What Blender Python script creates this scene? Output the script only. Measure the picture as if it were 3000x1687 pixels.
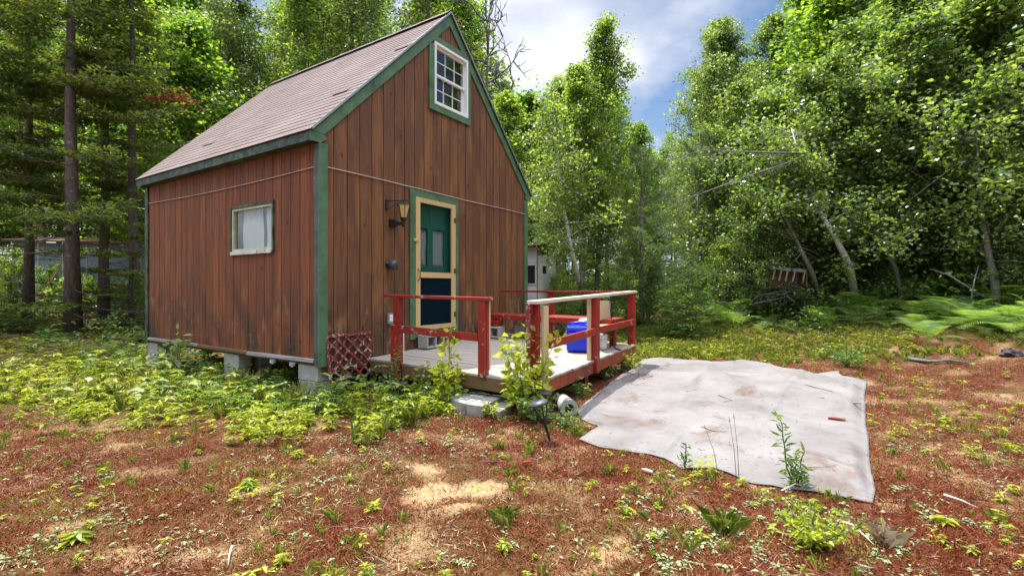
import bpy, math, random
import numpy as np
from mathutils import Vector, Matrix
R = math.radians
rng = np.random.default_rng(7); random.seed(7)
for o in list(bpy.data.objects): bpy.data.objects.remove(o)
SC = bpy.context.scene
COL = SC.collection

# ------------------------------------------------------------------ camera, sky, sun, exposure
EYE = 1.36
FPX = 1434.2                                   # focal length in pixels of the 3000 px wide photograph
cam = bpy.data.cameras.new('camera'); camo = bpy.data.objects.new('camera', cam); COL.objects.link(camo)
cam.sensor_width = 36.0; cam.lens = 36.0 * FPX / 3000.0
camo.location = (0, 0, EYE); camo.rotation_euler = (R(90), 0, 0)
cam.clip_start = 0.05; cam.clip_end = 2000
SC.camera = camo
SUN_TRAVEL = Vector((0.237, -0.276, -1.0)).normalized()      # from behind the cabin, high, a little from the left
sun = bpy.data.lights.new('sun', 'SUN'); suno = bpy.data.objects.new('sun', sun); COL.objects.link(suno)
sun.energy = 3.3; sun.angle = R(0.5); sun.color = (1.0, 0.95, 0.86)
suno.rotation_euler = SUN_TRAVEL.to_track_quat('-Z', 'Y').to_euler(); suno.location = (-10, 12, 40)
W = bpy.data.worlds.new('World'); SC.world = W; W.use_nodes = True
wt = W.node_tree; wt.nodes.clear()
def wn(t, **k):
    n = wt.nodes.new(t)
    for a, b in k.items(): setattr(n, a, b)
    return n
sky = wn('ShaderNodeTexSky', sky_type='NISHITA', sun_disc=False)
sky.sun_elevation = math.asin(-SUN_TRAVEL.z); sky.sun_rotation = math.atan2(-SUN_TRAVEL.x, -SUN_TRAVEL.y)
sky.air_density = 1.0; sky.dust_density = 0.3; sky.ozone_density = 2.5
tc = wn('ShaderNodeTexCoord'); sep = wn('ShaderNodeSeparateXYZ'); wt.links.new(tc.outputs['Generated'], sep.inputs[0])
zz = wn('ShaderNodeMath', operation='ADD'); wt.links.new(sep.outputs[2], zz.inputs[0]); zz.inputs[1].default_value = 0.32
dv = wn('ShaderNodeVectorMath', operation='DIVIDE'); cmb = wn('ShaderNodeCombineXYZ')
for i in range(3): wt.links.new(zz.outputs[0], cmb.inputs[i])
wt.links.new(tc.outputs['Generated'], dv.inputs[0]); wt.links.new(cmb.outputs[0], dv.inputs[1])
cmp_ = wn('ShaderNodeMapping'); wt.links.new(dv.outputs[0], cmp_.inputs[0]); cmp_.inputs['Location'].default_value = (1.1, 7.7, 0)
cn = wn('ShaderNodeTexNoise'); wt.links.new(cmp_.outputs[0], cn.inputs['Vector'])
cn.inputs['Scale'].default_value = 1.25; cn.inputs['Detail'].default_value = 9; cn.inputs['Roughness'].default_value = 0.58
cr = wn('ShaderNodeValToRGB'); wt.links.new(cn.outputs['Fac'], cr.inputs[0])
cr.color_ramp.elements[0].position = 0.45; cr.color_ramp.elements[0].color = (0, 0, 0, 1)
cr.color_ramp.elements[1].position = 0.57; cr.color_ramp.elements[1].color = (1, 1, 1, 1)
cn2 = wn('ShaderNodeTexNoise'); wt.links.new(cmp_.outputs[0], cn2.inputs['Vector'])
cn2.inputs['Scale'].default_value = 2.6; cn2.inputs['Detail'].default_value = 6
cr2 = wn('ShaderNodeValToRGB'); wt.links.new(cn2.outputs['Fac'], cr2.inputs[0])
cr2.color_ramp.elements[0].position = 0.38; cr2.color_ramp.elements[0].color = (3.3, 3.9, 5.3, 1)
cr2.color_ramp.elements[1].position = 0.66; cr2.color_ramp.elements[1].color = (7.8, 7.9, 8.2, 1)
# bright unseen overhead cloud added for fill light, greyer cloud low over the trees
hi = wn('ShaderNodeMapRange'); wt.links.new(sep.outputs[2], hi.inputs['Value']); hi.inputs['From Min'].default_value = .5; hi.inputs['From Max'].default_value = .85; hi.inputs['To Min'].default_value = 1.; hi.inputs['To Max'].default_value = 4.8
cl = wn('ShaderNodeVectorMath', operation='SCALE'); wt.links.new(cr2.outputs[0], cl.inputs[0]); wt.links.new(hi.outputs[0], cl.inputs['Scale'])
cv = wn('ShaderNodeMath', operation='MAXIMUM'); wt.links.new(cr.outputs[0], cv.inputs[0])
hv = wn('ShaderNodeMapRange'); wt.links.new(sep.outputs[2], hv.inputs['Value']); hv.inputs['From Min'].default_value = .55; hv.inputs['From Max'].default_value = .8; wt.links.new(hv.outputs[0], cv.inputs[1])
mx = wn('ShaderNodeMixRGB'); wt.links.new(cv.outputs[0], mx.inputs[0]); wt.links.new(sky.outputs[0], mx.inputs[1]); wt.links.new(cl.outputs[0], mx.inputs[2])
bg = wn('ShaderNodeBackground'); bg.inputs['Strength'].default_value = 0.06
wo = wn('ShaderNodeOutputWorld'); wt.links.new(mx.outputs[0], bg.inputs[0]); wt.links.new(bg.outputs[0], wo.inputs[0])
SC.view_settings.view_transform = 'Standard'; SC.view_settings.look = 'None'
SC.view_settings.exposure = 1.36; SC.view_settings.gamma = 1.0
SC.cycles.max_bounces = 7; SC.cycles.diffuse_bounces = 4; SC.cycles.glossy_bounces = 3
SC.cycles.transmission_bounces = 4; SC.cycles.transparent_max_bounces = 8
SC.cycles.caustics_reflective = False; SC.cycles.caustics_refractive = False
SC.cycles.sample_clamp_indirect = 6
SC.cycles.use_denoising = True

# ------------------------------------------------------------------ helpers: noise, terrain, meshes, tagging
def vnoise(x, y, seed=0):
    xi = np.floor(x).astype(np.int64); yi = np.floor(y).astype(np.int64); fx = x - xi; fy = y - yi
    def hsh(a, b):
        h = (a * 374761393 + b * 668265263 + seed * 1442695041) & 0x7fffffff
        h = ((h ^ (h >> 13)) * 1274126177) & 0x7fffffff
        return ((h ^ (h >> 16)) & 0xffff) / 65535.0
    u = fx * fx * (3 - 2 * fx); v = fy * fy * (3 - 2 * fy)
    return (hsh(xi, yi) * (1 - u) + hsh(xi + 1, yi) * u) * (1 - v) + (hsh(xi, yi + 1) * (1 - u) + hsh(xi + 1, yi + 1) * u) * v
def fbm(x, y, sc, seed=0, o=4):
    x = np.asarray(x, float); y = np.asarray(y, float)
    a = 0; amp = 1; tot = 0
    for i in range(o):
        a = a + amp * vnoise(x * sc + 31.7 * i, y * sc - 17.3 * i, seed + i); tot += amp; amp *= .5; sc *= 2.03
    return a / tot
def sstep(a, b, x):
    t = np.clip((np.asarray(x, float) - a) / (b - a), 0, 1); return t * t * (3 - 2 * t)
def hgt(x, y, bumps=True):
    x = np.asarray(x, float); y = np.asarray(y, float)
    h = .14 * sstep(5, 9, y) * sstep(-1.5, 1, x)
    r = np.hypot(x + .5, y - 5.0)
    k = .065 + .125 * sstep(1, 6, x)
    h = h + np.tanh(k * np.maximum(r - 7.3, 0) / 2.2) * 2.2 * sstep(-2, 4, y)
    if bumps:
        h = h + .05 * (fbm(x, y, .9, 3) - .5) + .03 * (fbm(x, y, 3.1, 5, 3) - .5)
    return h
def ray(px, py):
    return np.array([(px - 1500) / FPX, 1.0, -(py - 843.5) / FPX])
def G(px, py):                                  # where the sight line through a photo pixel meets the ground
    d = ray(px, py); lo, hi = .5, 60.
    for t in np.linspace(.5, 60, 1200):
        if EYE + d[2] * t < hgt(d[0] * t, t): hi = t; break
        lo = t
    for _ in range(30):
        m = (lo + hi) / 2
        if EYE + d[2] * m < hgt(d[0] * m, m): hi = m
        else: lo = m
    return Vector((d[0] * hi, hi, float(hgt(d[0] * hi, hi))))
def AT(px, py, Y):
    d = ray(px, py) * Y; return Vector((d[0], d[1], d[2] + EYE))
def ground_at(x, y): return Vector((x, y, float(hgt(x, y))))

class MB:
    """collects verts and faces and links them as one mesh object"""
    def __init__(s): s.v = []; s.f = []
    def add(s, vs, fs):
        b = len(s.v); s.v += [tuple(p) for p in vs]; s.f += [tuple(i + b for i in q) for q in fs]; return s
    def box(s, lo, hi, M=None):
        (a, b, c), (d, e, f) = lo, hi
        vs = [Vector(p) for p in [(a,b,c),(d,b,c),(d,e,c),(a,e,c),(a,b,f),(d,b,f),(d,e,f),(a,e,f)]]
        if M: vs = [M @ p for p in vs]
        return s.add(vs, [(0,3,2,1),(4,5,6,7),(0,1,5,4),(1,2,6,5),(2,3,7,6),(3,0,4,7)])
    def bar(s, p, q, w, h, up=(0, 0, 1)):       # a rectangular bar from p to q, w wide, h tall
        p = Vector(p); q = Vector(q); d = (q - p).normalized(); up = Vector(up)
        if abs(d.dot(up)) > .99: up = Vector((0, 1, 0))
        x = d.cross(up).normalized() * w / 2; y = x.cross(d).normalized() * h / 2
        vs = [p-x-y, p+x-y, p+x+y, p-x+y, q-x-y, q+x-y, q+x+y, q-x+y]
        return s.add(vs, [(0,3,2,1),(4,5,6,7),(0,1,5,4),(1,2,6,5),(2,3,7,6),(3,0,4,7)])
    def tube(s, pts, rad, n=8, cap=True):
        pts = [Vector(p) for p in pts]
        if not hasattr(rad, '__len__'): rad = [rad] * len(pts)
        base = len(s.v); ref = Vector((.31, .87, .39))
        for i, p in enumerate(pts):
            d = (pts[min(i+1, len(pts)-1)] - pts[max(i-1, 0)])
            d = d.normalized() if d.length > 1e-9 else Vector((0, 0, 1))
            x = d.cross(ref)
            if x.length < .1: x = d.cross(Vector((1, 0, 0)))
            x.normalize(); y = d.cross(x)
            for k in range(n):
                a = 2 * math.pi * k / n; s.v.append(tuple(p + (x * math.cos(a) + y * math.sin(a)) * rad[i]))
        for i in range(len(pts) - 1):
            for k in range(n):
                a = base + i*n + k; b = base + i*n + (k+1) % n
                s.f.append((a, b, b + n, a + n))
        if cap:
            s.f.append(tuple(base + k for k in range(n))[::-1]); m = base + (len(pts)-1)*n; s.f.append(tuple(m + k for k in range(n)))
        return s
    def lathe(s, c, prof, n=20, axis=None):
        c = Vector(c); base = len(s.v)
        M = axis.to_track_quat('Z', 'Y').to_matrix() if axis else Matrix.Identity(3)
        for r, z in prof:
            for k in range(n):
                a = 2*math.pi*k/n; s.v.append(tuple(c + M @ Vector((r*math.cos(a), r*math.sin(a), z))))
        for i in range(len(prof)-1):
            for k in range(n):
                a = base+i*n+k; b = base+i*n+(k+1) % n; s.f.append((a, b, b+n, a+n))
        s.f.append(tuple(base+k for k in range(n))[::-1]); m = base+(len(prof)-1)*n; s.f.append(tuple(m+k for k in range(n)))
        return s
    def prism(s, poly, ax, d0, d1):             # a polygon (2D) given depth along axis ax
        def P(p, d):
            return (d, p[0], p[1]) if ax == 0 else (p[0], d, p[1]) if ax == 1 else (p[0], p[1], d)
        n = len(poly); vs = [P(p, d0) for p in poly] + [P(p, d1) for p in poly]
        fs = [tuple(range(n))[::-1], tuple(range(n, 2*n))] + [(i, (i+1) % n, n+(i+1) % n, n+i) for i in range(n)]
        return s.add(vs, fs)
    def build(s, name, mat, parent=None, smooth=False, bevel=0, M=None):
        me = bpy.data.meshes.new(name); me.from_pydata(s.v, [], s.f); me.update()
        import bmesh
        bm = bmesh.new(); bm.from_mesh(me); bmesh.ops.recalc_face_normals(bm, faces=bm.faces); bm.to_mesh(me); bm.free()
        return link(name, me, mat, parent, smooth, bevel)
def link(name, me, mat, parent=None, smooth=False, bevel=0):
    o = bpy.data.objects.new(name, me); COL.objects.link(o)
    if mat: me.materials.append(mat)
    if smooth: me.polygons.foreach_set('use_smooth', [True] * len(me.polygons))
    if parent: o.parent = parent
    if bevel:
        m = o.modifiers.new('bevel', 'BEVEL'); m.width = bevel; m.segments = 2; m.limit_method = 'ANGLE'
    return o
def npmesh(name, V, F, mat, parent=None, smooth=False):
    """numpy verts (n,3) and equal-sided faces (m,k)"""
    me = bpy.data.meshes.new(name); V = np.asarray(V, np.float32); F = np.asarray(F, np.int32); k = F.shape[1]
    me.vertices.add(len(V)); me.vertices.foreach_set('co', V.ravel())
    me.loops.add(F.size); me.loops.foreach_set('vertex_index', F.ravel())
    me.polygons.add(len(F)); me.polygons.foreach_set('loop_start', np.arange(0, F.size, k, dtype=np.int32))
    me.polygons.foreach_set('use_smooth', np.full(len(F), smooth)); me.update(calc_edges=True)
    return link(name, me, mat, parent)
def tag(o, label=None, cat=None, group=None, kind=None):
    if label: o['label'] = label
    if cat: o['category'] = cat
    if group: o['group'] = group
    if kind: o['kind'] = kind
    return o
def empty(name, loc=(0, 0, 0), rz=0, **k):
    o = bpy.data.objects.new(name, None); COL.objects.link(o); o.empty_display_size = .1
    o.location = loc; o.rotation_euler = (0, 0, rz); return tag(o, **k)
KIDS = {}
def copy_tree(o, parent=None):
    c = o.copy(); COL.objects.link(c)
    if parent: c.parent = parent
    for ch in [x for x in bpy.data.objects if x.parent == o]: copy_tree(ch, c)
    return c

# ------------------------------------------------------------------ materials
class NT:
    def __init__(s, name):
        s.m = bpy.data.materials.new(name); s.m.use_nodes = True; s.t = s.m.node_tree; s.t.nodes.clear()
        s.out = s.n('ShaderNodeOutputMaterial')
    def n(s, t, inp=None, **k):
        nd = s.t.nodes.new(t)
        for a, b in k.items(): setattr(nd, a, b)
        for a, b in (inp or {}).items(): s.put(nd.inputs[a], b)
        return nd
    def put(s, sock, v):
        if isinstance(v, bpy.types.NodeSocket): s.t.links.new(v, sock)
        elif isinstance(v, bpy.types.Node): s.t.links.new(v.outputs[0], sock)
        else:
            if hasattr(sock.default_value, '__len__') and hasattr(v, '__len__') and len(v) == 3 and len(sock.default_value) == 4: v = (*v, 1)
            sock.default_value = v
    def coord(s, kind='Object'): return s.n('ShaderNodeTexCoord').outputs[kind]
    def map(s, v, scale=(1, 1, 1), loc=(0, 0, 0)):
        return s.n('ShaderNodeMapping', {'Vector': v, 'Scale': scale, 'Location': loc}).outputs[0]
    def noise(s, v, scale, detail=4, rough=.55, dist=0):
        return s.n('ShaderNodeTexNoise', {'Vector': v, 'Scale': scale, 'Detail': detail, 'Roughness': rough, 'Distortion': dist}).outputs['Fac']
    def ramp(s, f, stops, interp='LINEAR'):
        r = s.n('ShaderNodeValToRGB', {0: f}); r.color_ramp.interpolation = interp; e = r.color_ramp.elements
        while len(e) < len(stops): e.new(.5)
        for q, (p, c) in zip(e, stops): q.position = p; q.color = (*c, 1) if hasattr(c, '__len__') else (c, c, c, 1)
        return r.outputs[0]
    def mix(s, f, a, b, mode='MIX'):
        return s.n('ShaderNodeMixRGB', {0: f, 1: a, 2: b}, blend_type=mode).outputs[0]
    def math(s, op, a, b=0.): return s.n('ShaderNodeMath', {0: a, 1: b}, operation=op).outputs[0]
    def bump(s, h, st=.3, d=.01): return s.n('ShaderNodeBump', {'Height': h, 'Strength': st, 'Distance': d}).outputs[0]
    def pbr(s, col, rough=.7, normal=None, spec=.4, **k):
        p = s.n('ShaderNodeBsdfPrincipled', {'Base Color': col, 'Roughness': rough, 'Specular IOR Level': spec})
        if normal: s.put(p.inputs['Normal'], normal)
        for a, b in k.items(): s.put(p.inputs[a.replace('_', ' ')], b)
        return p.outputs[0]
    def done(s, sh): s.t.links.new(sh, s.out.inputs[0]); return s.m

def m_plain(name, c, rough=.6, var=.18, scale=12, spec=.4, bump=.15, metallic=0.):
    t = NT(name); v = t.coord(); n = t.noise(v, scale, 6)
    d = tuple(x * (1 - var) for x in c); e = tuple(min(1, x * (1 + var)) for x in c)
    return t.done(t.pbr(t.ramp(n, [(.3, d), (.7, e)]), rough, t.bump(t.noise(v, scale * 6, 3), bump, .004), spec, Metallic=metallic))
def m_siding(name, axis, cols, zlo):
    """vertical boards: tint per board, grain along the board, weather stains"""
    t = NT(name); v = t.coord(); sp = t.n('ShaderNodeSeparateXYZ', {0: v})
    a = sp.outputs[axis]; bi = t.math('FLOOR', t.math('DIVIDE', a, .2032))
    wn_ = t.n('ShaderNodeTexWhiteNoise', {'W': bi}, noise_dimensions='1D').outputs['Value']
    off = t.n('ShaderNodeCombineXYZ', {0: a, 1: t.math('MULTIPLY', wn_, 37.), 2: sp.outputs[2]}).outputs[0]
    grain = t.noise(t.map(off, (55, 1, 1.6)), 1., 6, .65, .6)
    fine = t.noise(t.map(off, (210, 1, 3.)), 1., 3, .6)
    patch = t.noise(t.map(off, (5, .2, 1.1)), 1., 5, .6, .4)
    base = t.mix(wn_, cols[0], cols[1])
    c = t.mix(t.ramp(grain, [(.38, 0.), (.66, 1.)]), base, cols[2])
    c = t.mix(t.ramp(patch, [(.48, 0.), (.72, .75)]), c, cols[3])
    c = t.mix(t.ramp(fine, [(.3, .35), (.5, 0.)]), c, (.03, .018, .012))
    low = t.n('ShaderNodeMapRange', {'Value': sp.outputs[2], 'From Min': zlo + 1.15, 'From Max': zlo + .05}).outputs[0]
    st = t.noise(t.map(v, (2.2, 2.2, 1.3), (4, 7, 1)), 1., 7, .62, .5)
    c = t.mix(t.math('MULTIPLY', t.ramp(st, [(.45, 0.), (.58, .8)]), t.math('POWER', low, .7)), c, (.028, .022, .02))
    st2 = t.noise(t.map(v, (5, 5, 1.9), (1, 3, 8)), 1., 5, .7, .3)
    c = t.mix(t.math('MULTIPLY', t.ramp(st2, [(.57, 0.), (.66, .65)]), low), c, (.40, .24, .13))
    vo = t.n('ShaderNodeTexVoronoi', {'Vector': t.map(off, (4.5, 1, 2.4)), 'Scale': 1.}).outputs['Distance']
    c = t.mix(t.ramp(vo, [(.05, .8), (.11, 0.)]), c, (.03, .014, .009))
    return t.done(t.pbr(c, t.ramp(grain, [(.3, .55), (.7, .8)]), t.bump(t.math('ADD', grain, t.math('MULTIPLY', fine, .5)), .35, .004), .35))
def m_paint(name, c, wood=(.20, .17, .14), chip=.6, dirt=.5, rough=.5, scale=5.):
    """old paint over wood: faded patches, dirt and chips showing grey wood"""
    t = NT(name); v = t.coord(); n = t.noise(v, scale, 6, .6)
    col = t.mix(t.ramp(n, [(.3, 0.), (.7, 1.)]), tuple(x * .72 for x in c), tuple(min(1, x * 1.2) for x in c))
    g = t.noise(v, scale * 2.3, 8, .68, .8)
    col = t.mix(t.ramp(g, [(chip, 0.), (chip + .035, 1.)]), col, wood)
    dm = t.noise(t.map(v, (1, 1, 1), (3, 9, 2)), scale * .6, 7, .65)
    col = t.mix(t.ramp(dm, [(dirt, 0.), (dirt + .22, .8)]), col, (.02, .02, .02))
    return t.done(t.pbr(col, rough, t.bump(t.math('ADD', n, t.math('MULTIPLY', g, .6)), .3, .004), .4))
def m_wood(name, a, b, axis=0, sc=1., rough=.75, dark=(.05, .04, .03), crack=.33):
    t = NT(name); v = t.coord()
    s = [60., 60., 60.]; s[axis] = 2.2
    g = t.noise(t.map(v, tuple(x * sc for x in s)), 1., 6, .65, .7)
    s2 = [14., 14., 14.]; s2[axis] = 1.
    g2 = t.noise(t.map(v, tuple(x * sc for x in s2)), 1., 4, .6)
    ri = t.n('ShaderNodeNewGeometry').outputs['Random Per Island']
    c = t.mix(t.ramp(g, [(.35, 0.), (.68, 1.)]), a, b)
    c = t.mix(t.math('MULTIPLY', ri, .45), c, tuple(x * .6 for x in a))
    c = t.mix(t.ramp(g, [(crack - .06, .8), (crack, 0.)]), c, dark)
    c = t.mix(t.ramp(g2, [(.55, 0.), (.75, .4)]), c, tuple(x * .45 for x in b))
    return t.done(t.pbr(c, rough, t.bump(g, .4, .004), .3))
def m_leaf(name, cols, trans=.4, rough=.38, spec=.55, clump=1.6, tcol=2.05):
    """leaf: colour differs leaf by leaf and clump by clump, light passes through"""
    t = NT(name); ri = t.n('ShaderNodeNewGeometry').outputs['Random Per Island']
    n = t.noise(t.coord(), clump, 3, .5); oi = t.n('ShaderNodeObjectInfo').outputs['Random']
    f = t.math('ADD', t.math('MULTIPLY', ri, .55), t.math('ADD', t.math('MULTIPLY', n, .6), t.math('MULTIPLY', oi, .12)))
    c = t.ramp(f, [(.22 + .66 * i / (len(cols) - 1), q) for i, q in enumerate(cols)])
    p = t.pbr(c, rough, None, spec)
    bright = t.mix(1., c, (tcol, tcol * 1.02, tcol * .42), 'MULTIPLY')
    tr = t.n('ShaderNodeBsdfTranslucent', {0: bright}).outputs[0]
    mx = t.n('ShaderNodeMixShader', {0: trans, 1: p, 2: tr}).outputs[0]
    return t.done(mx)
def m_bark(name, a, b, birch=False, sc=1.):
    t = NT(name); v = t.coord()
    if birch:
        n = t.noise(t.map(v, (6, 6, 30)), 1., 5, .6, .3); c = t.mix(t.ramp(n, [(.56, 0.), (.64, 1.)]), a, (.03, .027, .025))
        n2 = t.noise(v, 2.2, 5); c = t.mix(t.ramp(n2, [(.5, 0.), (.75, .6)]), c, b)
    else:
        n = t.noise(t.map(v, (26 * sc, 26 * sc, 6 * sc)), 1., 6, .65, .6); c = t.ramp(n, [(.32, b), (.68, a)])
        n2 = t.noise(v, 9., 5); c = t.mix(t.ramp(n2, [(.62, 0.), (.68, .8)]), c, (.26, .28, .25))
    return t.done(t.pbr(c, .85, t.bump(n, .6, .01), .2))
MT = {}
MT['side'] = m_siding('red brown stained side boards', 1, [(.31, .095, .033), (.21, .062, .024), (.135, .042, .020), (.08, .034, .026)], .42)
MT['gable'] = m_siding('brown stained gable boards', 0, [(.225, .092, .036), (.145, .060, .027), (.09, .040, .023), (.31, .130, .036)], .42)
MT['back'] = m_plain('dark wall backing', (.012, .008, .006), .9)
MT['green'] = m_paint('green trim paint', (.085, .172, .088), (.10, .11, .10), .63, .53)
MT['green_worn'] = m_paint('worn green fascia paint', (.072, .145, .085), (.030, .032, .036), .50, .40)
MT['corner_grey'] = m_paint('bare corner board', (.085, .095, .10), (.22, .21, .19), .6, .5)
MT['door_green'] = m_plain('dark green door paint', (.022, .155, .085), .45, .12, 4)
MT['yellow'] = m_wood('pale yellow pine', (.66, .47, .22), (.56, .36, .15), 2, .6, .55, (.4, .25, .1), .2)
MT['red'] = m_paint('barn red paint', (.27, .020, .012), (.36, .30, .26), .61, .60, .5, 4.)
MT['red_rim'] = m_paint('faded red rim board', (.27, .048, .022), (.30, .22, .17), .60, .56, .6, 4.)
MT['red_worn'] = m_paint('flaking red lattice paint', (.22, .030, .030), (.40, .35, .32), .535, .62, .6, 7.)
MT['deck'] = m_wood('weathered deck boards', (.45, .40, .35), (.27, .205, .16), 1, .8, .8, (.05, .04, .03), .38)
MT['raw'] = m_wood('unpainted lumber', (.60, .46, .28), (.50, .34, .18), 2, .5, .7, (.2, .13, .07), .24)
MT['raw_x'] = m_wood('unpainted rail board', (.64, .55, .42), (.50, .40, .28), 0, .5, .7, (.2, .13, .07), .24)
MT['brown_rim'] = m_wood('brown rim board', (.17, .10, .045), (.11, .065, .03), 1, .5)
MT['grey_wood'] = m_wood('grey weathered wood', (.36, .33, .32), (.16, .13, .12), 1, .7, .85)
MT['white'] = m_plain('white vinyl', (.80, .80, .78), .45, .05, 6)
MT['cream'] = m_paint('cream window paint', (.55, .56, .38), (.30, .28, .22), .62, .66)
MT['sill'] = m_paint('flaking white sill', (.62, .60, .60), (.25, .22, .2), .56, .62)
MT['block'] = m_plain('grey concrete block', (.34, .335, .31), .9, .2, 9, .2, .6)
MT['step'] = m_plain('pale step stone', (.29, .28, .26), .9, .42, 6, .2, .6)
MT['black'] = m_plain('black metal', (.012, .012, .013), .45, .2)
MT['brass'] = m_plain('dull brass', (.20, .15, .06), .45, .3, 20, .5, .2, .7)
MT['amber'] = m_plain('amber lantern glass', (.62, .46, .18), .25, .15)
MT['solar'] = m_plain('grey plastic lamp cap', (.060, .062, .078), .35, .15)
MT['blue'] = m_plain('blue plastic', (.006, .035, .62), .32, .08, 3, .5, .05)
MT['whiteplast'] = m_plain('white plastic', (.72, .72, .70), .4, .06)
MT['tan'] = m_plain('tan fabric', (.42, .30, .18), .85, .12, 30)
MT['steel'] = m_plain('grey steel box', (.36, .38, .38), .4, .1, 10, .5, .1, .6)
MT['cord'] = m_plain('old white cord', (.50, .42, .36), .8, .2)
MT['fabric'] = None
t = NT('window glass'); g = t.n('ShaderNodeBsdfGlossy', {0: (.95, .97, 1), 1: .01}).outputs[0]; tr = t.n('ShaderNodeBsdfTransparent', {0: (.90, .93, .92)}).outputs[0]
MT['glass'] = t.done(t.n('ShaderNodeMixShader', {0: t.math('ADD', t.n('ShaderNodeFresnel', {0: t.math('SUBTRACT', 1.45, t.math('MULTIPLY', t.n('ShaderNodeNewGeometry').outputs['Backfacing'], .76))}).outputs[0], .03), 1: tr, 2: g}).outputs[0])
def m_screen(name, dens, col):
    t = NT(name); a = t.n('ShaderNodeBsdfTransparent').outputs[0]; d = t.n('ShaderNodeBsdfDiffuse', {0: col}).outputs[0]
    return t.done(t.n('ShaderNodeMixShader', {0: dens, 1: a, 2: d}).outputs[0])
MT['screen'] = m_screen('insect screen', .16, (.010, .022, .035)); MT['screen_low'] = m_screen('dense insect screen', .88, (.006, .014, .022))
t = NT('white curtain'); v = t.coord()
c = t.mix(t.noise(v, 5, 3), (.82, .84, .87), (.93, .93, .93))
MT['curtain'] = t.done(t.n('ShaderNodeMixShader', {0: .35, 1: t.pbr(c, .9), 2: t.n('ShaderNodeBsdfTranslucent', {0: (.8, .8, .82)}).outputs[0]}).outputs[0])
t = NT('asphalt shingles'); ri = t.n('ShaderNodeNewGeometry').outputs['Random Per Island']; v = t.coord()
c = t.mix(t.ramp(t.noise(v, 190, 2), [(.35, 0.), (.65, 1.)]), (.105, .076, .070), (.245, .192, .180))
c = t.mix(t.math('MULTIPLY', ri, .35), c, (.15, .10, .09))
c = t.mix(t.ramp(t.noise(v, 1.3, 6, .6), [(.42, 0.), (.7, .5)]), c, (.24, .20, .19))
MT['shingle'] = t.done(t.pbr(c, .9, t.bump(t.noise(v, 160, 2), .5, .004), .2))
t = NT('rusty tin roof'); v = t.coord(); MT['rust'] = t.done(t.pbr(t.ramp(t.noise(v, 4, 7, .65), [(.35, (.40, .36, .34)), (.55, (.36, .17, .11)), (.7, (.20, .07, .035))]), .6))
t = NT('pale painted boards'); v = t.coord(); sp = t.n('ShaderNodeSeparateXYZ', {0: v})
fr = t.math('FRACT', t.math('MULTIPLY', sp.outputs[2], 7.)); c = t.ramp(t.noise(v, 3, 6, .6), [(.3, (.34, .37, .39)), (.7, (.58, .60, .61))])
MT['palewood'] = t.done(t.pbr(t.mix(t.ramp(fr, [(0., .7), (.06, 0.)]), c, (.08, .08, .08)), .7))
MT['door_white'] = m_plain('white painted door', (.66, .67, .66), .6, .08, 5)
t = NT('grey ground cloth'); v = t.coord()
c = t.ramp(t.noise(v, 1.6, 6, .6), [(.3, (.130, .120, .116)), (.7, (.225, .207, .202))])
dirt = t.noise(t.map(v, (1, 1, 1), (2, 5, 0)), 1.5, 9, .72, .4); c = t.mix(t.ramp(dirt, [(.55, 0.), (.68, .8)]), c, (.10, .055, .032))
sp2 = t.noise(v, 34, 3, .6); c = t.mix(t.ramp(sp2, [(.64, 0.), (.70, .85)]), c, (.085, .055, .04))
MT['tarp'] = t.done(t.pbr(c, .85, t.bump(t.math('ADD', t.noise(v, 3.5, 7, .6), t.math('MULTIPLY', t.noise(v, 240, 2), .08)), .35, .02), .25))
MT['bark_spruce'] = m_bark('spruce bark', (.19, .145, .135), (.07, .053, .055))
MT['bark_grey'] = m_bark('grey bark', (.22, .20, .175), (.09, .08, .07))
MT['bark_birch'] = m_bark('birch bark', (.55, .52, .48), (.27, .24, .21), True)
MT['bark_dead'] = m_bark('dead grey wood', (.21, .195, .185), (.10, .09, .09))
MT['twig'] = m_plain('dry twig', (.25, .18, .13), .85, .3, 20)
MT['twig_pale'] = m_plain('bleached twig', (.62, .50, .38), .8, .2, 20)
MT['stem'] = m_plain('green stem', (.10, .13, .04), .7, .3, 20)
gr = lambda k: [(.024*k, .050*k, .013*k), (.060*k, .108*k, .023*k), (.115*k, .172*k, .036*k), (.205*k, .255*k, .060*k)]
MT['leaf_birch'] = m_leaf('birch leaves', gr(1.3), .52)
MT['leaf_maple'] = m_leaf('maple leaves', [(.022, .060, .014), (.055, .128, .022), (.118, .205, .032), (.23, .30, .048)], .52)
MT['leaf_aspen'] = m_leaf('aspen leaves', [(.032, .062, .026), (.076, .130, .043), (.145, .200, .068), (.25, .29, .115)], .45, .32, .7)
MT['leaf_alder'] = m_leaf('alder leaves', [(.024, .052, .018), (.066, .120, .032), (.135, .198, .052), (.25, .30, .095)], .45, .30, .75)
MT['needle_spruce'] = m_leaf('spruce needles', [(.028, .054, .026), (.062, .104, .042), (.115, .155, .052), (.22, .23, .055)], .35, .6, .2, 1.0)
MT['needle_fir'] = m_leaf('fir needles', [(.024, .065, .014), (.055, .125, .022), (.115, .20, .030), (.20, .28, .045)], .38, .5, .3)
MT['needle_pine'] = m_leaf('pine needles', [(.036, .080, .034), (.080, .145, .060), (.14, .21, .085), (.21, .28, .11)], .35, .45, .4)
MT['leaf_weed'] = m_leaf('low weed leaves', [(.085, .125, .012), (.18, .24, .018), (.29, .33, .028), (.40, .41, .05)], .42, .45, .4, .9)
MT['leaf_pale'] = m_leaf('pale woolly rosette leaves', [(.085, .13, .045), (.15, .20, .08), (.22, .27, .13), (.30, .34, .20)], .15, .75, .2, .8)
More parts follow.
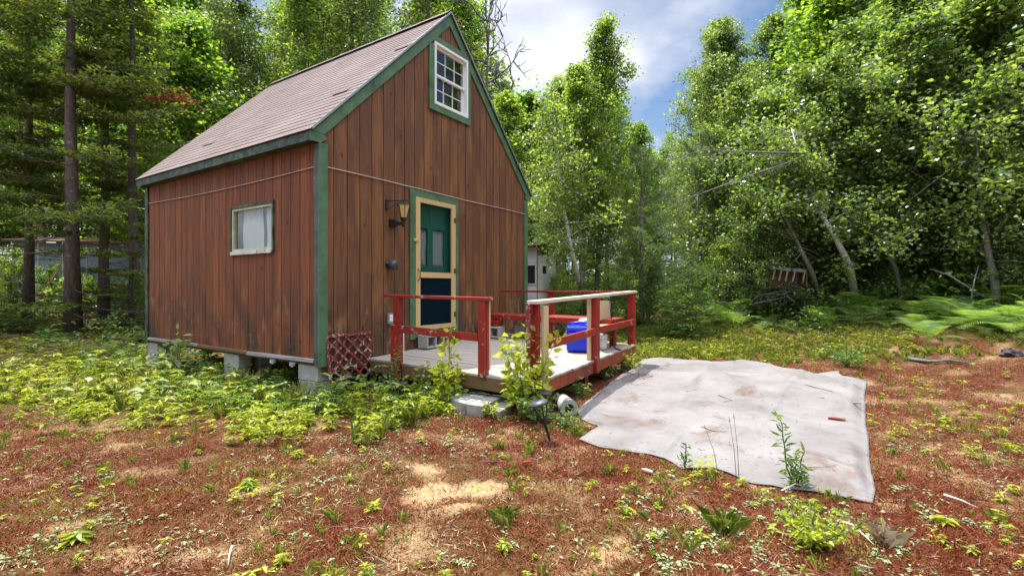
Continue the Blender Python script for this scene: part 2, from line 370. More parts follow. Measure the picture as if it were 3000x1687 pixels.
MT['leaf_shade'] = m_leaf('forest floor leaves', [(.032, .085, .022), (.070, .150, .034), (.13, .22, .055), (.22, .29, .085)], .42, .4, .5)
MT['leaf_sumac'] = m_leaf('broad pale leaves', [(.09, .15, .05), (.16, .23, .08), (.25, .31, .13), (.36, .40, .2)], .3, .4, .5)
MT['fern'] = m_leaf('fern fronds', [(.035, .090, .028), (.075, .150, .040), (.14, .23, .058), (.25, .33, .09)], .42, .5, .35, 3.2)
MT['grass'] = m_leaf('grass blades', [(.06, .10, .016), (.12, .17, .025), (.20, .24, .04), (.34, .32, .11)], .35, .5, .3, 1.)
MT['moss'] = m_leaf('red brown moss sprigs', [(.046, .007, .004), (.118, .021, .009), (.195, .043, .016), (.25, .11, .05)], .2, .75, .15, 1.1, 1.1)
MT['straw'] = m_leaf('dry straw and litter', [(.16, .10, .055), (.28, .20, .11), (.42, .32, .20), (.55, .45, .32)], .1, .8, .15, 1., 1.)
MT['leaf_red'] = m_leaf('dead red brown leaves', [(.16, .03, .012), (.25, .05, .02), (.33, .09, .03)], .25, .6, .2)

# ------------------------------------------------------------------ the cabin (house frame: s along the gable wall, t away from the viewer along the side wall)
TH = 0.9889; CX0, CY0 = -2.3555, 5.9963; CW, CL = 4.8224, 4.9773
gv = Vector((math.cos(TH), math.sin(TH), 0)); uv_ = Vector((-math.sin(TH), math.cos(TH), 0))
def HL(s, t, z=0.): return Vector((CX0, CY0, 0)) + gv * s + uv_ * t + Vector((0, 0, z))
def to_st(x, y):
    dx = np.asarray(x) - CX0; dy = np.asarray(y) - CY0
    return dx * gv.x + dy * gv.y, dx * uv_.x + dy * uv_.y
SL = 1.013; EV = 3.30; RZ = EV + SL * (CW / 2 + .137)
def rooftop(s): return EV + SL * (min(s, CW - s) + .137)
cabin = empty('cabin', HL(0, 0), TH, label='small brown board cabin with green trim and a steep shingled roof', cat='cabin')
def board_wall(axis, length, zlo, top, holes, name, mat, skin=.02, w=.2032):
    """vertical boards with real gaps; holes are (a0, a1, z0, z1)"""
    m = MB(); b = MB(); cuts = sorted({0., length} | {w * i for i in range(1, int(length / w) + 1)} | {h for q in holes for h in q[:2]})
    for a0, a1 in zip(cuts[:-1], cuts[1:]):
        if a1 - a0 < .004: continue
        mid = (a0 + a1) / 2; segs = [[zlo + .003 * random.random(), None]]
        for h in holes:
            if h[0] < mid < h[1]: z_ = segs.pop()[0]; segs += [[z_, h[2]], [h[3], None]]
        for z0, z1 in segs:
            g0 = (.0055 if axis == 0 else .0048) if abs(a0 / w - round(a0 / w)) < 1e-3 else 0; g1 = (.0055 if axis == 0 else .0048) if abs(a1 / w - round(a1 / w)) < 1e-3 else 0
            d = random.uniform(0, .0025)
            for mm, x0, x1, y0, y1 in ((m, a0 + g0, a1 - g1, d, skin), (b, a0, a1, skin + .001, skin + .03)):
                if z1 is None:
                    t0, t1 = top(x0), top(x1); poly = [(x0, z0), (x1, z0), (x1, t1), (x0, t0)]
                    pk = length / 2
                    if axis == 0 and x0 < pk < x1: poly = [(x0, z0), (x1, z0), (x1, t1), (pk, top(pk)), (x0, t0)]
                else: poly = [(x0, z0), (x1, z0), (x1, z1), (x0, z1)]
                mm.prism(poly, 1 - axis, y0, y1)
    o = m.build(name, mat, cabin, bevel=.002); b.build('wall_backing', MT['back'], cabin)
    return o
DOOR = (1.64, 2.52, .60, 2.73); GW = (2.035, 2.872, 4.252, 5.235); SW = (.99, 2.075, 1.86, 2.52)
board_wall(0, CW, .43, lambda s: rooftop(s) - .06, [DOOR, GW], 'gable_wall', MT['gable'])
board_wall(1, CL, .47, lambda t: EV + .02, [SW], 'side_wall', MT['side'])
m = MB(); m.box((CW - .03, .05, .43), (CW, CL, EV + .06)); m.build('far_side_wall', MT['gable'], cabin)
m = MB(); m.prism([(.05, .43), (CW - .031, .43), (CW - .031, rooftop(CW) - .06), (CW / 2, RZ - .06), (.05, rooftop(0) - .06)], 1, CL - .03, CL); m.build('rear_wall', MT['gable'], cabin)
m = MB(); m.box((.06, .06, .435), (CW - .06, CL - .06, .50)); m.build('floor', MT['grey_wood'], cabin)
m = MB(); m.box((.012, .03, .395), (.06, CL - .02, .437)); m.box((.06, .012, .30), (CW - .02, .05, .428)); m.build('rim_joist', MT['brown_rim'], cabin)
# roof: two slopes of overlapping shingle courses on a deck
F0, F1 = -.045, CL + .055
for side in (0, 1):
    d = MB(); sg = MB(); ux = math.cos(math.atan(SL)); uz = math.sin(math.atan(SL)); LEN = (CW / 2 + .137) / ux
    def RP(a, t, h):                            # a up the slope from the eave, h above the deck
        s = -.137 + a * ux - h * uz; z = EV - .03 + a * uz + h * ux
        return (s if side == 0 else CW - s, t, z)
    d.add([RP(0, F0, -.022), RP(LEN + .02, F0, -.022), RP(LEN + .02, F1, -.022), RP(0, F1, -.022), RP(0, F0, 0), RP(LEN, F0, 0), RP(LEN, F1, 0), RP(0, F1, 0)],
          [(0,1,2,3),(4,5,6,7),(0,1,5,4),(1,2,6,5),(2,3,7,6),(3,0,4,7)])
    n = 28; e = LEN / n
    for i in range(n):
        t = F0 - .004; wob = .004 * math.sin(i * 1.7)
        first = True
        while t < F1:
            t1 = min(t + (.15 + .3 * random.random() if first else .305), F1 + .004); first = False
            a0 = i * e - .004 + random.uniform(-.003, .003) + wob + .004 * math.sin(t * 2.1 + i); a1 = (i + 1) * e + .012; hh = .011 + random.uniform(0, .002) + (.012 if random.random() < .004 else 0)
            if i == 0: a0 = -.018
            sg.add([RP(a0, t, .003), RP(a0, t1, .003), RP(a0, t1, hh), RP(a0, t, hh), RP(min(a1, LEN + .006), t1, .005), RP(min(a1, LEN + .006), t, .005)],
                   [(0,1,2,3),(3,2,4,5),(0,3,5),(1,4,2)])
            t = t1
    sl = d.build('roof_slope', MT['green_worn'], cabin); sg.build('shingles', MT['shingle'], sl)
m = MB(); 
for k in range(18):
    t0 = F0 + k * (F1 - F0) / 18; t1 = t0 + (F1 - F0) / 18 + .02; h = .014 + .003 * (k % 2)
    m.add([(CW/2 - .13, t0, RZ - .115 + h), (CW/2, t0, RZ - .002 + h), (CW/2 + .13, t0, RZ - .115 + h), (CW/2 - .13, t1, RZ - .115 + h), (CW/2, t1, RZ - .002 + h), (CW/2 + .13, t1, RZ - .115 + h)], [(0,1,4,3),(1,2,5,4)])
m.build('ridge_cap', MT['shingle'], cabin)
# rake boards, drip edge, fascia, soffit, returns
rw = .215
for side in (0, 1):
    fx = (lambda s: s) if side == 0 else (lambda s: CW - s)
    a = .04
    m = MB(); poly = [(fx(-.137), EV - .032), (fx(CW / 2), RZ - .034), (fx(CW / 2), RZ - .034 - rw), (fx(.055), EV - .034 - rw + SL * .192), (fx(-.137), EV - .032 - .02)]
    m.prism(poly, 1, -.022, -.001); m.build('rake_board', MT['green'], cabin, bevel=.002)
    m = MB(); m.bar((fx(-.140), F0 - .004, EV - .028), (fx(CW / 2 - .002), F0 - .004, RZ - .026), .010, .026); m.build('drip_edge', MT['steel'], cabin)
    m = MB(); m.prism([(fx(-.137), EV - .053), (fx(-.137), EV - .165), (fx(.0), EV - .165), (fx(.085), EV - .10), (fx(.06), EV - .058)], 1, -.021, -.002); m.build('eave_return', MT['green'], cabin)
    m = MB(); lo, hi = sorted((fx(-.137), fx(-.117))); m.box((lo, .0, EV - .16), (hi, CL + .05, EV - .052)); m.build('fascia', MT['green_worn'], cabin, bevel=.002)
    m = MB(); lo, hi = sorted((fx(-.116), fx(-.001))); m.box((lo, .0, EV - .155), (hi, CL + .04, EV - .14)); m.build('soffit', MT['green_worn'], cabin)
# corner boards
m = MB(); m.box((-.0235, -.022, .39), (.10, -.001, EV - .166)); m.build('corner_board', MT['green'], cabin, bevel=.003)
m = MB(); m.box((-.0225, -.0005, .40), (-.001, .085, EV - .166)); m.build('corner_board', MT['corner_grey'], cabin, bevel=.003)
m = MB(); m.box((-.024, CL - .09, .40), (-.001, CL + .02, EV - .166)); m.build('corner_board', MT['green_worn'], cabin, bevel=.003)
m = MB(); m.box((CW - .10, -.022, .39), (CW + .022, -.001, EV - .17)); m.box((CW + .001, -.0005, .40), (CW + .021, .085, EV - .17)); m.build('corner_board', MT['green'], cabin, bevel=.003)
for a, b, z, dz in ((.09, 1.62, .445, -.012), (1.63, 3.05, .44, .004), (3.06, CL - .1, .45, .0)):
    m = MB(); m.add([(-.034, a, z - .008), (-.034, b, z - .008 + dz), (-.001, b, z + dz), (-.001, a, z), (-.028, a, z + .03), (-.028, b, z + .03 + dz), (-.001, b, z + .042 + dz), (-.001, a, z + .042)],
                    [(0,1,2,3),(4,5,6,7),(0,1,5,4),(1,2,6,5),(2,3,7,6),(3,0,4,7)]); m.build('sill_board', MT['sill'] if a > 3 and False else MT['grey_wood'] if a > 3 or a < 1 else MT['brown_rim'], cabin, bevel=.003)
for t0 in (.5, .95, 3.15, 3.32):                   # scraps of foil hanging under the sill
    m = MB(); w = random.uniform(.06, .14); m.add([(.0, t0, .41), (.0, t0 + w, .41), (-.02, t0 + w * .8, .36), (-.01, t0 + w * .4, .345), (.01, t0 + w * .1, .37)], [(0, 1, 2, 3, 4)])
    m.add([(.004, t0, .41), (.004, t0 + w, .41), (-.016, t0 + w * .8, .36), (-.006, t0 + w * .4, .345), (.014, t0 + w * .1, .37)], [(4, 3, 2, 1, 0)]); m.build('insulation_scrap', MT['steel'], cabin)
# the gable window
win = MB(); x0, x1, z0, z1 = GW
win.box((x0 - .112, -.029, z0 - .105), (x1 + .073, -.001, z0 - .001)); win.box((x0 - .112, -.0285, z0), (x0 - .001, -.001, 5.17)); win.box((x1 + .001, -.0285, z0), (x1 + .073, -.001, 5.12)); win.prism([(x0 - .03, z1 + .001), (x1 + .03, z1 + .001), (x1 - .045, z1 + .092), (x0 + .045, z1 + .092)], 1, -.0285, -.001)
win = win.build('window', MT['green'], cabin, bevel=.003)
m = MB(); fw = .042
m.box((x0, -.036, z0), (x0 + fw, .10, z1)); m.box((x1 - fw, -.036, z0), (x1, .10, z1)); m.box((x0 + fw, -.0355, z0), (x1 - fw, .10, z0 + .05)); m.box((x0 + fw, -.0355, z1 - fw), (x1 - fw, .10, z1)); m.build('window_frame', MT['white'], win, bevel=.002)
zm = (z0 + z1) / 2 + .005
for za, zb, yy in ((zm - .02, z1 - fw - .001, .012), (z0 + .051, zm + .02, .05)):
    m = MB(); a, b = x0 + fw + .001, x1 - fw - .001; w = .034
    m.box((a, yy, za), (a + w, yy + .032, zb)); m.box((b - w, yy, za), (b, yy + .032, zb)); m.box((a + w, yy + .001, za), (b - w, yy + .031, za + w)); m.box((a + w, yy + .001, zb - w), (b - w, yy + .031, zb))
    for k in (1, 2): xx = a + w + (b - a - 2 * w) * k / 3; m.box((xx - .006, yy + .008, za + w), (xx + .006, yy + .02, zb - w))
    zz_ = (za + zb) / 2
    for k in range(3): xa = a + w + (b - a - 2*w) * k / 3 + (.006 if k else 0); xb = a + w + (b - a - 2*w) * (k + 1) / 3 - (.006 if k < 2 else 0); m.box((xa, yy + .0085, zz_ - .006), (xb, yy + .0195, zz_ + .006))
    m.build('sash', MT['white'], win)
    m = MB(); m.box((a + w, yy + .021, za + w), (b - w, yy + .024, zb - w)); m.build('pane', MT['glass'], win)
# the side window (two curtains with a gap behind one pane)
a, b, z0, z1 = SW
sw = MB(); f = .022
sw.box((-.020, a - .016, z0 - .02), (.03, a + f, z1 + .015)); sw.box((-.020, b - f, z0 - .02), (.03, b + .015, z1 + .015)); sw.box((-.019, a + f, z1 - f), (.03, b - f, z1 + .015)); sw = sw.build('window', MT['green_worn'], cabin, bevel=.002)
m = MB(); g0, g1 = a + f, b - f
m.box((-.006, g0, z0 + .02), (.05, g0 + .03, z1 - f)); m.box((-.006, g1 - .04, z0 + .02), (.05, g1, z1 - f)); m.box((-.005, g0 + .03, z1 - f - .035), (.05, g1 - .04, z1 - f)); m.box((-.005, g0 + .03, z0 + .02), (.05, g1 - .04, z0 + .055)); m.build('window_frame', MT['cream'], sw, bevel=.002)
m = MB(); m.box((-.034, a + f, z0 - .03), (.03, b - f, z0 + .019)); m.build('window_sill', MT['sill'], sw, bevel=.003)
m = MB(); m.box((.026, g0 + .03, z0 + .055), (.029, g1 - .04, z1 - f - .035)); m.build('pane', MT['glass'], sw)
def curtain(ax, a0, a1, z0, z1, off, parent, amp=.015, fq=46, flare=0.):
    n = 60; V = []; F = []
    for j in range(9):
        for i in range(n + 1):
            f = i / n; z = z1 + (z0 - z1) * j / 8; a = a0 + (a1 - a0) * f + flare * (j / 8) * (1 - f)
            d = off + amp * math.sin(fq * a) * (.5 + .06 * j) + .006 * math.sin(17 * a + j)
            V.append((d, a, z) if ax == 1 else (a, d, z))
    for j in range(8):
        for i in range(n): q = j * (n + 1) + i; F.append((q, q + 1, q + n + 2, q + n + 1))
    m = MB(); m.add(V, F); o = m.build('curtain', MT['curtain'], parent, True)
    md = o.modifiers.new('solid', 'SOLIDIFY'); md.thickness = .002; return o
curtain(1, a - .02, 1.27, z0 - .02, z1, .060, sw); curtain(1, 1.35, 1.86, z0 - .02, z1, .068, sw, flare=-.04)
# door casing, door with two curtained panes, yellow screen door
dc = MB(); dc.box((1.513, -.026, .59), (1.622, -.001, 2.73)); dc.box((2.542, -.026, .62), (2.618, -.001, 2.73)); dc.box((1.513, -.025, 2.731), (2.618, -.001, 2.838)); dc.box((1.623, -.022, .612), (2.541, .03, .705)); dc.box((1.623, .0, .706), (1.645, .10, 2.73)); dc.box((2.515, .0, .706), (2.541, .10, 2.73))
dc.build('door_casing', MT['green'], cabin, bevel=.003)
dr = MB(); y0, y1 = .075, .115
for q in ((1.646, 1.715), (2.445, 2.514)): dr.box((q[0], y0, .706), (q[1], y1, 2.72))
for q in ((.706, .95), (1.56, 1.70), (2.29, 2.36), (2.62, 2.72)): dr.box((1.715, y0 + .001, q[0]), (2.445, y1, q[1]))
dr.box((1.985, y0 + .002, 1.70), (2.11, y1, 2.29)); dr.box((2.38, y0 + .002, 1.70), (2.445, y1, 2.29)); dr.box((2.03, y0 + .002, .95), (2.12, y1, 1.56)); dr.box((2.03, y0 + .002, 2.36), (2.12, y1, 2.62)); dr.box((1.715, y0 + .018, .95), (2.03, y1 - .005, 1.56)); dr.box((2.12, y0 + .018, .95), (2.445, y1 - .005, 1.56)); dr.box((1.715, y0 + .014, 2.36), (2.03, y1 - .005, 2.62)); dr.box((2.12, y0 + .014, 2.36), (2.445, y1 - .005, 2.62))
dr = dr.build('door', MT['door_green'], cabin, bevel=.003)
for q in ((1.715, 1.985), (2.11, 2.38)):
    m = MB(); m.box((q[0], y0 + .02, 1.70), (q[1], y0 + .023, 2.29)); m.build('pane', MT['glass'], dr); curtain(0, q[0] - .0, q[1] + .005, 1.69, 2.28, .112, dr, .007, 70, .03)
sd = MB(); A0, A1, B0, B1 = 1.6225, 2.5415, .717, 2.728
sd.box((A0, -.034, B0), (1.714, -.006, B1)); sd.box((2.437, -.034, B0), (A1, -.006, B1)); sd.box((1.7145, -.033, 2.655), (2.4365, -.006, B1)); sd.box((1.7145, -.033, 1.516), (2.4365, -.006, 1.602)); sd.box((1.7145, -.033, B0), (2.4365, -.006, .788))
sd = sd.build('screen_door', MT['yellow'], cabin, bevel=.003)
m = MB(); m.box((1.7145, -.018, 1.602), (2.4365, -.0165, 2.655)); m.build('screen', MT['screen'], sd)
m = MB(); m.box((1.7145, -.018, .788), (2.4365, -.0165, 1.516)); m.build('screen', MT['screen_low'], sd)
for z in (2.47, 1.64, .93):
    m = MB(); m.tube([(A1 - .006, -.042, z - .045), (A1 - .006, -.042, z + .045)], .009, 8); m.box((A1 - .05, -.038, z - .038), (A1 - .013, -.035, z + .038)); m.box((A1 + .0, -.034, z - .038), (A1 + .035, -.0275, z + .038)); m.build('hinge', MT['brass'], sd)
m = MB(); m.tube([(1.665, -.036, 1.64), (1.665, -.065, 1.62), (1.665, -.078, 1.56), (1.665, -.065, 1.50), (1.665, -.036, 1.48)], [.007, .007, .009, .007, .007], 8); m.lathe((1.665, -.034, 1.645), [(.014, 0), (.014, .006)], 10, Vector((0, -1, 0))); m.lathe((1.665, -.034, 1.475), [(.014, 0), (.014, .006)], 10, Vector((0, -1, 0))); m.build('handle', MT['brass'], sd)
m = MB(); m.box((1.56, -.062, 2.055), (1.655, -.0345, 2.10)); m.build('turn_latch', MT['raw'], sd, bevel=.004)
CP = (0, 0, 0)
def hthing(name, s, t, z, **k): return empty(name, HL(s, t, z), TH, **k)
# wall lantern on a scroll bracket, flood light, switch box, cord
wl = hthing('wall_lantern', 1.063, 0, 2.55, label='black wall lantern with amber glass on a bracket left of the door', cat='lantern')
m = MB(); m.bar((0, -.008, -.10), (0, -.008, .05), .03, .012, (0, 1, 0)); m.bar((0, -.02, .03), (.20, -.215, .045), .012, .018); m.tube([(0, -.02, -.09), (.04, -.06, -.06), (.09, -.115, .0), (.14, -.16, .03)], .007, 6); m.tube([(.15, -.19, .04), (.15, -.19, .02)], .006, 6); m.build('bracket', MT['black'], wl)
c0 = Vector((.15, -.19, 0))
m = MB(); m.lathe(c0 + Vector((0, 0, -.20)), [(.042, 0), (.085, .175)], 6); m.build('lantern_glass', MT['amber'], wl)
m = MB(); m.lathe(c0 + Vector((0, 0, -.024)), [(.095, 0), (.09, .008), (.03, .04), (.012, .055)], 6); m.lathe(c0 + Vector((0, 0, -.33)), [(.012, 0), (.025, .02), (.025, .08), (.05, .12), (.046, .132)], 10)
for k in range(6): an = k * math.pi / 3; m.bar(c0 + Vector((.044*math.cos(an), .044*math.sin(an), -.20)), c0 + Vector((.088*math.cos(an), .088*math.sin(an), -.02)), .008, .008)
m.bar(c0 + Vector((0, 0, -.28)), c0 + Vector((-.05, .17, -.28)), .045, .045); m.build('lantern_cage', MT['black'], wl)
m = MB(); m.box((.05, -.055, -.33), (.15, -.001, -.22)); m.build('back_plate', MT['black'], wl, bevel=.004)
fl = hthing('flood_light', 1.10, -.001, 1.69, label='small round black light fixed to the wall boards left of the door', cat='wall light')
m = MB(); m.lathe((0, 0, 0), [(.055, 0), (.055, .015), (.03, .03)], 14, Vector((0, -1, 0))); m.build('base', MT['black'], fl, True)
m = MB(); m.lathe((0, -.03, 0), [(.02, 0), (.058, .02), (.07, .06), (.06, .10), (.03, .115)], 16, Vector((.25, -1, -.1)).normalized()); m.build('lamp_head', MT['solar'], fl, True)
sb = hthing('switch_box', 1.114, -.001, .93, label='small grey switch box on the wall behind the red railing', cat='switch box')
m = MB(); m.box((-.045, -.045, -.075), (.045, 0, .075)); m.build('box', MT['steel'], sb, bevel=.006); m = MB(); m.box((-.03, -.055, -.045), (.03, -.045, .05)); m.lathe((0, -.055, -.02), [(.016, 0), (.014, .006)], 10, Vector((0, -1, 0))); m.lathe((0, -.055, .025), [(.016, 0), (.014, .006)], 10, Vector((0, -1, 0))); m.build('cover', MT['whiteplast'], sb, bevel=.003)
m = MB(); pts = []
for i in range(25): f = i / 24; pts.append(HL(-.012, CL - .12 - (CL - .12) * f, 2.853 - .035 * math.sin(math.pi * f)))
m.tube(pts, .0055, 6)
pts = []
for i in range(25): f = i / 24; pts.append(HL(.10 + (CW - .2) * f, -.034 if 1.45 < .1 + (CW - .2) * f < 2.7 else -.012, 2.857 + .006 * math.sin(9 * f)))
m.tube(pts, .0065, 6); tag(m.build('cord', MT['cord']), 'thin pale cord strung across both cabin walls above the door', 'cord')

# ------------------------------------------------------------------ concrete blocks, lattice
def block_mesh(solid=True):
    m = MB(); L, Wd, H = .39, .19, .19
    if solid: m.box((-L/2, -Wd/2, 0), (L/2, Wd/2, H))
    else:                                       # lying on its side: two cores run through along y
        t = .032
        m.box((-L/2, -Wd/2, 0), (L/2, Wd/2, t)); m.box((-L/2, -Wd/2, H - t), (L/2, Wd/2, H))
        for x in (-L/2, -t/2, L/2 - t): m.box((x, -Wd/2 + .001, t), (x + t, Wd/2 - .001, H - t))
    return m.build('concrete_block', MT['block'], bevel=.006)
def block(proto, s, t, z, rot, label, group='concrete blocks', sz=1.):
    o = proto.copy() if proto.get('used') else proto
    if o is not proto: COL.objects.link(o)
    proto['used'] = 1; o.location = HL(s, t, z); o.rotation_euler = (0, 0, TH + rot); o.scale = (sz, 1, 1.02)
    return tag(o, label, 'concrete block', group)
bs = block_mesh(True); bh = block_mesh(False); q = math.pi / 2
block(bs, .10, 2.11, .0, q, 'lower block of the middle pier under the side wall'); block(bs, .10, 2.10, .20, q + .02, 'upper block of the middle pier under the side wall')
block(bs, .10, .25, .0, q, 'lower block of the pier under the near corner of the cabin'); block(bs, .10, .25, .20, q + .03, 'upper block of the pier under the near corner of the cabin')
block(bs, .10, 4.76, .0, q, 'lower block of the pier under the far left corner of the cabin'); block(bs, .10, 4.76, .20, q, 'upper block of the pier under the far left corner of the cabin')
block(bs, .42, 2.1, .0, q, 'inner lower block close behind the middle pier, in shade under the floor'); block(bs, .42, 2.1, .20, q, 'inner upper block close behind the middle pier, in shade under the floor')
def dz(s, t): return .415 + .035 * (s - .74) + .0208 * t
block(bh, 1.82, -.16, dz(1.82, -.16) + .012, 0, 'hollow concrete block serving as the step under the door')
block(bh, 3.18, -.33, dz(3.18, -.33) + .012, q, 'hollow concrete block carrying the left end of the red bench')
block(bh, 3.62, -.62, dz(3.62, -.5) + .010, .5, 'low concrete block on the deck beside the bench support', sz=.8)
lt = hthing('lattice_panel', .43, -.07, .18, label='broken red lattice panel leaning on the cabin beside its corner', cat='lattice')
w, h = .70, .60; lt.rotation_euler = (R(-7), 0, TH)
for dr_, nm, yy in ((1, 'slat', 0), (-1, 'slat', -.009)):
    for k in range(-6, 8):
        x0 = k * .155 - .42
        # clip the diagonal line to the panel rectangle
        pts = []
        for (xa, za) in [(x0 + dr_ * (zq - h / 2) , zq) for zq in np.linspace(-.03, h + .03, 41)]:
            if -w/2 < xa < w/2 and 0 <= za <= h: pts.append((xa, za))
        if len(pts) > 3:
            m = MB(); m.bar((pts[0][0], yy, pts[0][1]), (pts[-1][0], yy, pts[-1][1]), .027, .007, (0, 1, 0)); m.build(nm, MT['red_worn'], lt)
m = MB(); m.bar((-w/2, -.018, h - .015), (w/2, -.018, h - .02), .035, .008, (0, 1, 0)); m.bar((-w/2 + .01, -.018, 0), (-w/2 + .01, -.018, h - .04), .03, .008, (0, 1, 0)); m.build('edge_strip', MT['red_worn'], lt)

# ------------------------------------------------------------------ the deck with its railing and bench
OFF = Vector((2.3, -1.3, 0)); deck = empty('deck', HL(*OFF), TH, label='low weathered deck with red railings in front of the door', cat='deck')
def dbuild(m, name, mat, parent=None, **k):
    o = m.build(name, mat, parent or deck, **k)
    if parent is None: o.location = -OFF
    return o
D0, D1, T0, T1 = .735, 3.86, -.004, -2.63
m = MB(); s = D0; k = 0
while s < D1 - .02:
    s1 = min(s + .138, D1); e0 = T1 - random.uniform(-.004, .022); warp = random.uniform(-.003, .003)
    def P(a, b, d): return (a, b, dz(a, b) + d + warp)
    m.add([P(s, T0, -.028), P(s1, T0, -.028), P(s1, e0, -.028), P(s, e0, -.028), P(s, T0, 0), P(s1, T0, 0), P(s1, e0, 0), P(s, e0, 0)], [(0,3,2,1),(4,5,6,7),(0,1,5,4),(1,2,6,5),(2,3,7,6),(3,0,4,7)])
    s = s1 + .007
dbuild(m, 'deck_boards', MT['deck'], bevel=.003)
def slab(a, b, z0, z1, w, mb): # an upright board between two deck points, heights relative to the deck surface
    p = Vector((a[0], a[1], dz(*a) + z0)); p2 = Vector((b[0], b[1], dz(*b) + z0)); d = (p2 - p); d.z = 0; n = Vector((-d.y, d.x, 0)).normalized() * w / 2
    up = Vector((0, 0, z1 - z0)); mb.add([p - n, p + n, p2 + n, p2 - n, p - n + up, p + n + up, p2 + n + up, p2 - n + up], [(0,3,2,1),(4,5,6,7),(0,1,5,4),(1,2,6,5),(2,3,7,6),(3,0,4,7)]); return mb
dbuild(slab((D0 + .018, -.05), (D0 + .018, T1 + .06), -.17, -.0295, .036, MB()), 'rim_board', MT['brown_rim'], bevel=.003)
dbuild(slab((D0 + .0, T1 + .025), (D1, T1 + .025), -.175, -.0295, .038, MB()), 'rim_board', MT['red_rim'], bevel=.003)
dbuild(slab((D1 - .02, T1 + .06), (D1 - .02, -.05), -.17, -.0295, .036, MB()), 'rim_board', MT['red_rim'], bevel=.003)
for s in (1.5, 2.3, 3.1): dbuild(slab((s, -.05), (s, T1 + .06), -.17, -.03, .036, MB()), 'joist', MT['brown_rim'])
for s, t in ((.82, -2.5), (3.75, -2.5), (2.2, -2.5), (.82, -.6), (3.75, -.4)): m = MB(); m.box((s - .05, t - .05, 0), (s + .05, t + .05, dz(s, t) - .171)); dbuild(m, 'support_post', MT['red'] if t < -1 else MT['brown_rim'])
def post(s, t, z0, z1, mat, w=.09, d=.09, name='post'):
    m = MB(); m.box((s - w/2, t - d/2, dz(s, t) + z0), (s + w/2, t + d/2, z1)); return dbuild(m, name, mat, bevel=.004)
# left rail along the near edge
post(.70, -.60, -.28, 1.235, MT['red'], .045, .10); post(.752, -.575, .002, 1.234, MT['red'], .05, .12); post(.80, -.60, .002, .80, MT['whiteplast'], .03, .035, 'pale_stake')
post(.712, -1.945, -.02, 1.215, MT['red'], .04, .088); post(.758, -1.95, .002, 1.214, MT['red'], .048, .088); post(.80, -1.95, .05, 1.212, MT['raw'], .03, .085)
m = MB(); m.bar((.745, -.36, 1.258), (.745, -2.04, 1.236), .13, .036); dbuild(m, 'top_rail', MT['red'], bevel=.004)
m = MB(); m.bar((.695, -.50, .845), (.70, -1.90, .80), .036, .09); dbuild(m, 'lower_rail', MT['red'], bevel=.004)
m = MB(); m.box((.665, -.64, .42), (.688, -.52, .80)); dbuild(m, 'post_brace', MT['red'], bevel=.004)
# right rail along the outer edge
post(.785, -2.60, .002, 1.188, MT['red'], .05, .10); post(.862, -2.675, -.20, 1.165, MT['raw'], .10, .038); post(2.29, -2.62, -.17, 1.232, MT['red'], .10, .11); post(2.215, -2.575, .002, 1.228, MT['raw'], .04, .05); post(3.80, -2.585, -.10, 1.278, MT['red'], .12, .092)
m = MB(); m.bar((.70, -2.61, 1.207), (3.88, -2.585, 1.298), .13, .036); dbuild(m, 'top_rail', MT['raw_x'], bevel=.004)
m = MB(); m.bar((.825, -2.66, .735), (2.222, -2.66, .795), .036, .09); dbuild(m, 'lower_rail', MT['red'], bevel=.004)
m = MB(); m.bar((2.318, -2.655, .80), (3.79, -2.645, .83), .036, .09); dbuild(m, 'lower_rail', MT['red'], bevel=.004)
post(.69, -2.572, .20, 1.20, MT['red_worn'], .030, .036, 'picket'); 
for z in (1.08, .74): m = MB(); m.box((.708, -2.60, z), (.757, -2.53, z + .10)); dbuild(m, 'stub_rail', MT['red'], bevel=.003)
# back rail and bench
m = MB(); m.bar((3.80, -2.52, 1.293), (3.80, -.10, 1.30), .10, .034); dbuild(m, 'top_rail', MT['red'], bevel=.004)
post(3.82, -1.13, -.1, 1.28, MT['red'], .09, .09)
bench = empty('bench', HL(3.45, -1.4, 0), TH, label='long red plank bench along the far side of the deck', cat='bench')
def bbuild(m, name, mat):
    o = m.build(name, mat, bench, bevel=.005); o.location = (-3.45, 1.4, 0); return o
m = MB(); m.bar((3.36, -.08, .885), (3.36, -2.50, .87), .27, .04); m.bar((3.63, -.08, .886), (3.63, -2.50, .871), .25, .04); bbuild(m, 'seat', MT['red'])
m = MB(); m.bar((3.236, -.09, .855), (3.236, -2.48, .84), .03, .085); bbuild(m, 'apron', MT['red'])
m = MB(); m.box((3.26, -1.42, dz(3.3, -1.4) + .002), (3.33, -1.33, .862)); bbuild(m, 'leg', MT['red'])
m = MB(); m.box((3.12, -.46, dz(3.18, -.33) + .21), (3.30, -.20, .80)); m.box((3.25, -.45, .80), (3.32, -.21, .863)); bbuild(m, 'leg', MT['red'])
m = MB(); m.box((3.45, -2.44, dz(3.5, -2.4) + .002), (3.54, -2.35, .848)); bbuild(m, 'leg', MT['red'])
# loose board leaning beside the bench leg
m = MB(); m.bar(HL(3.25, -1.62, dz(3.2, -1.6) + .035), HL(3.42, -1.70, .80), .14, .025, (1, 0, 0)); tag(m.build('plank', MT['grey_wood']), 'grey loose plank leaning under the bench near its middle leg', 'plank')
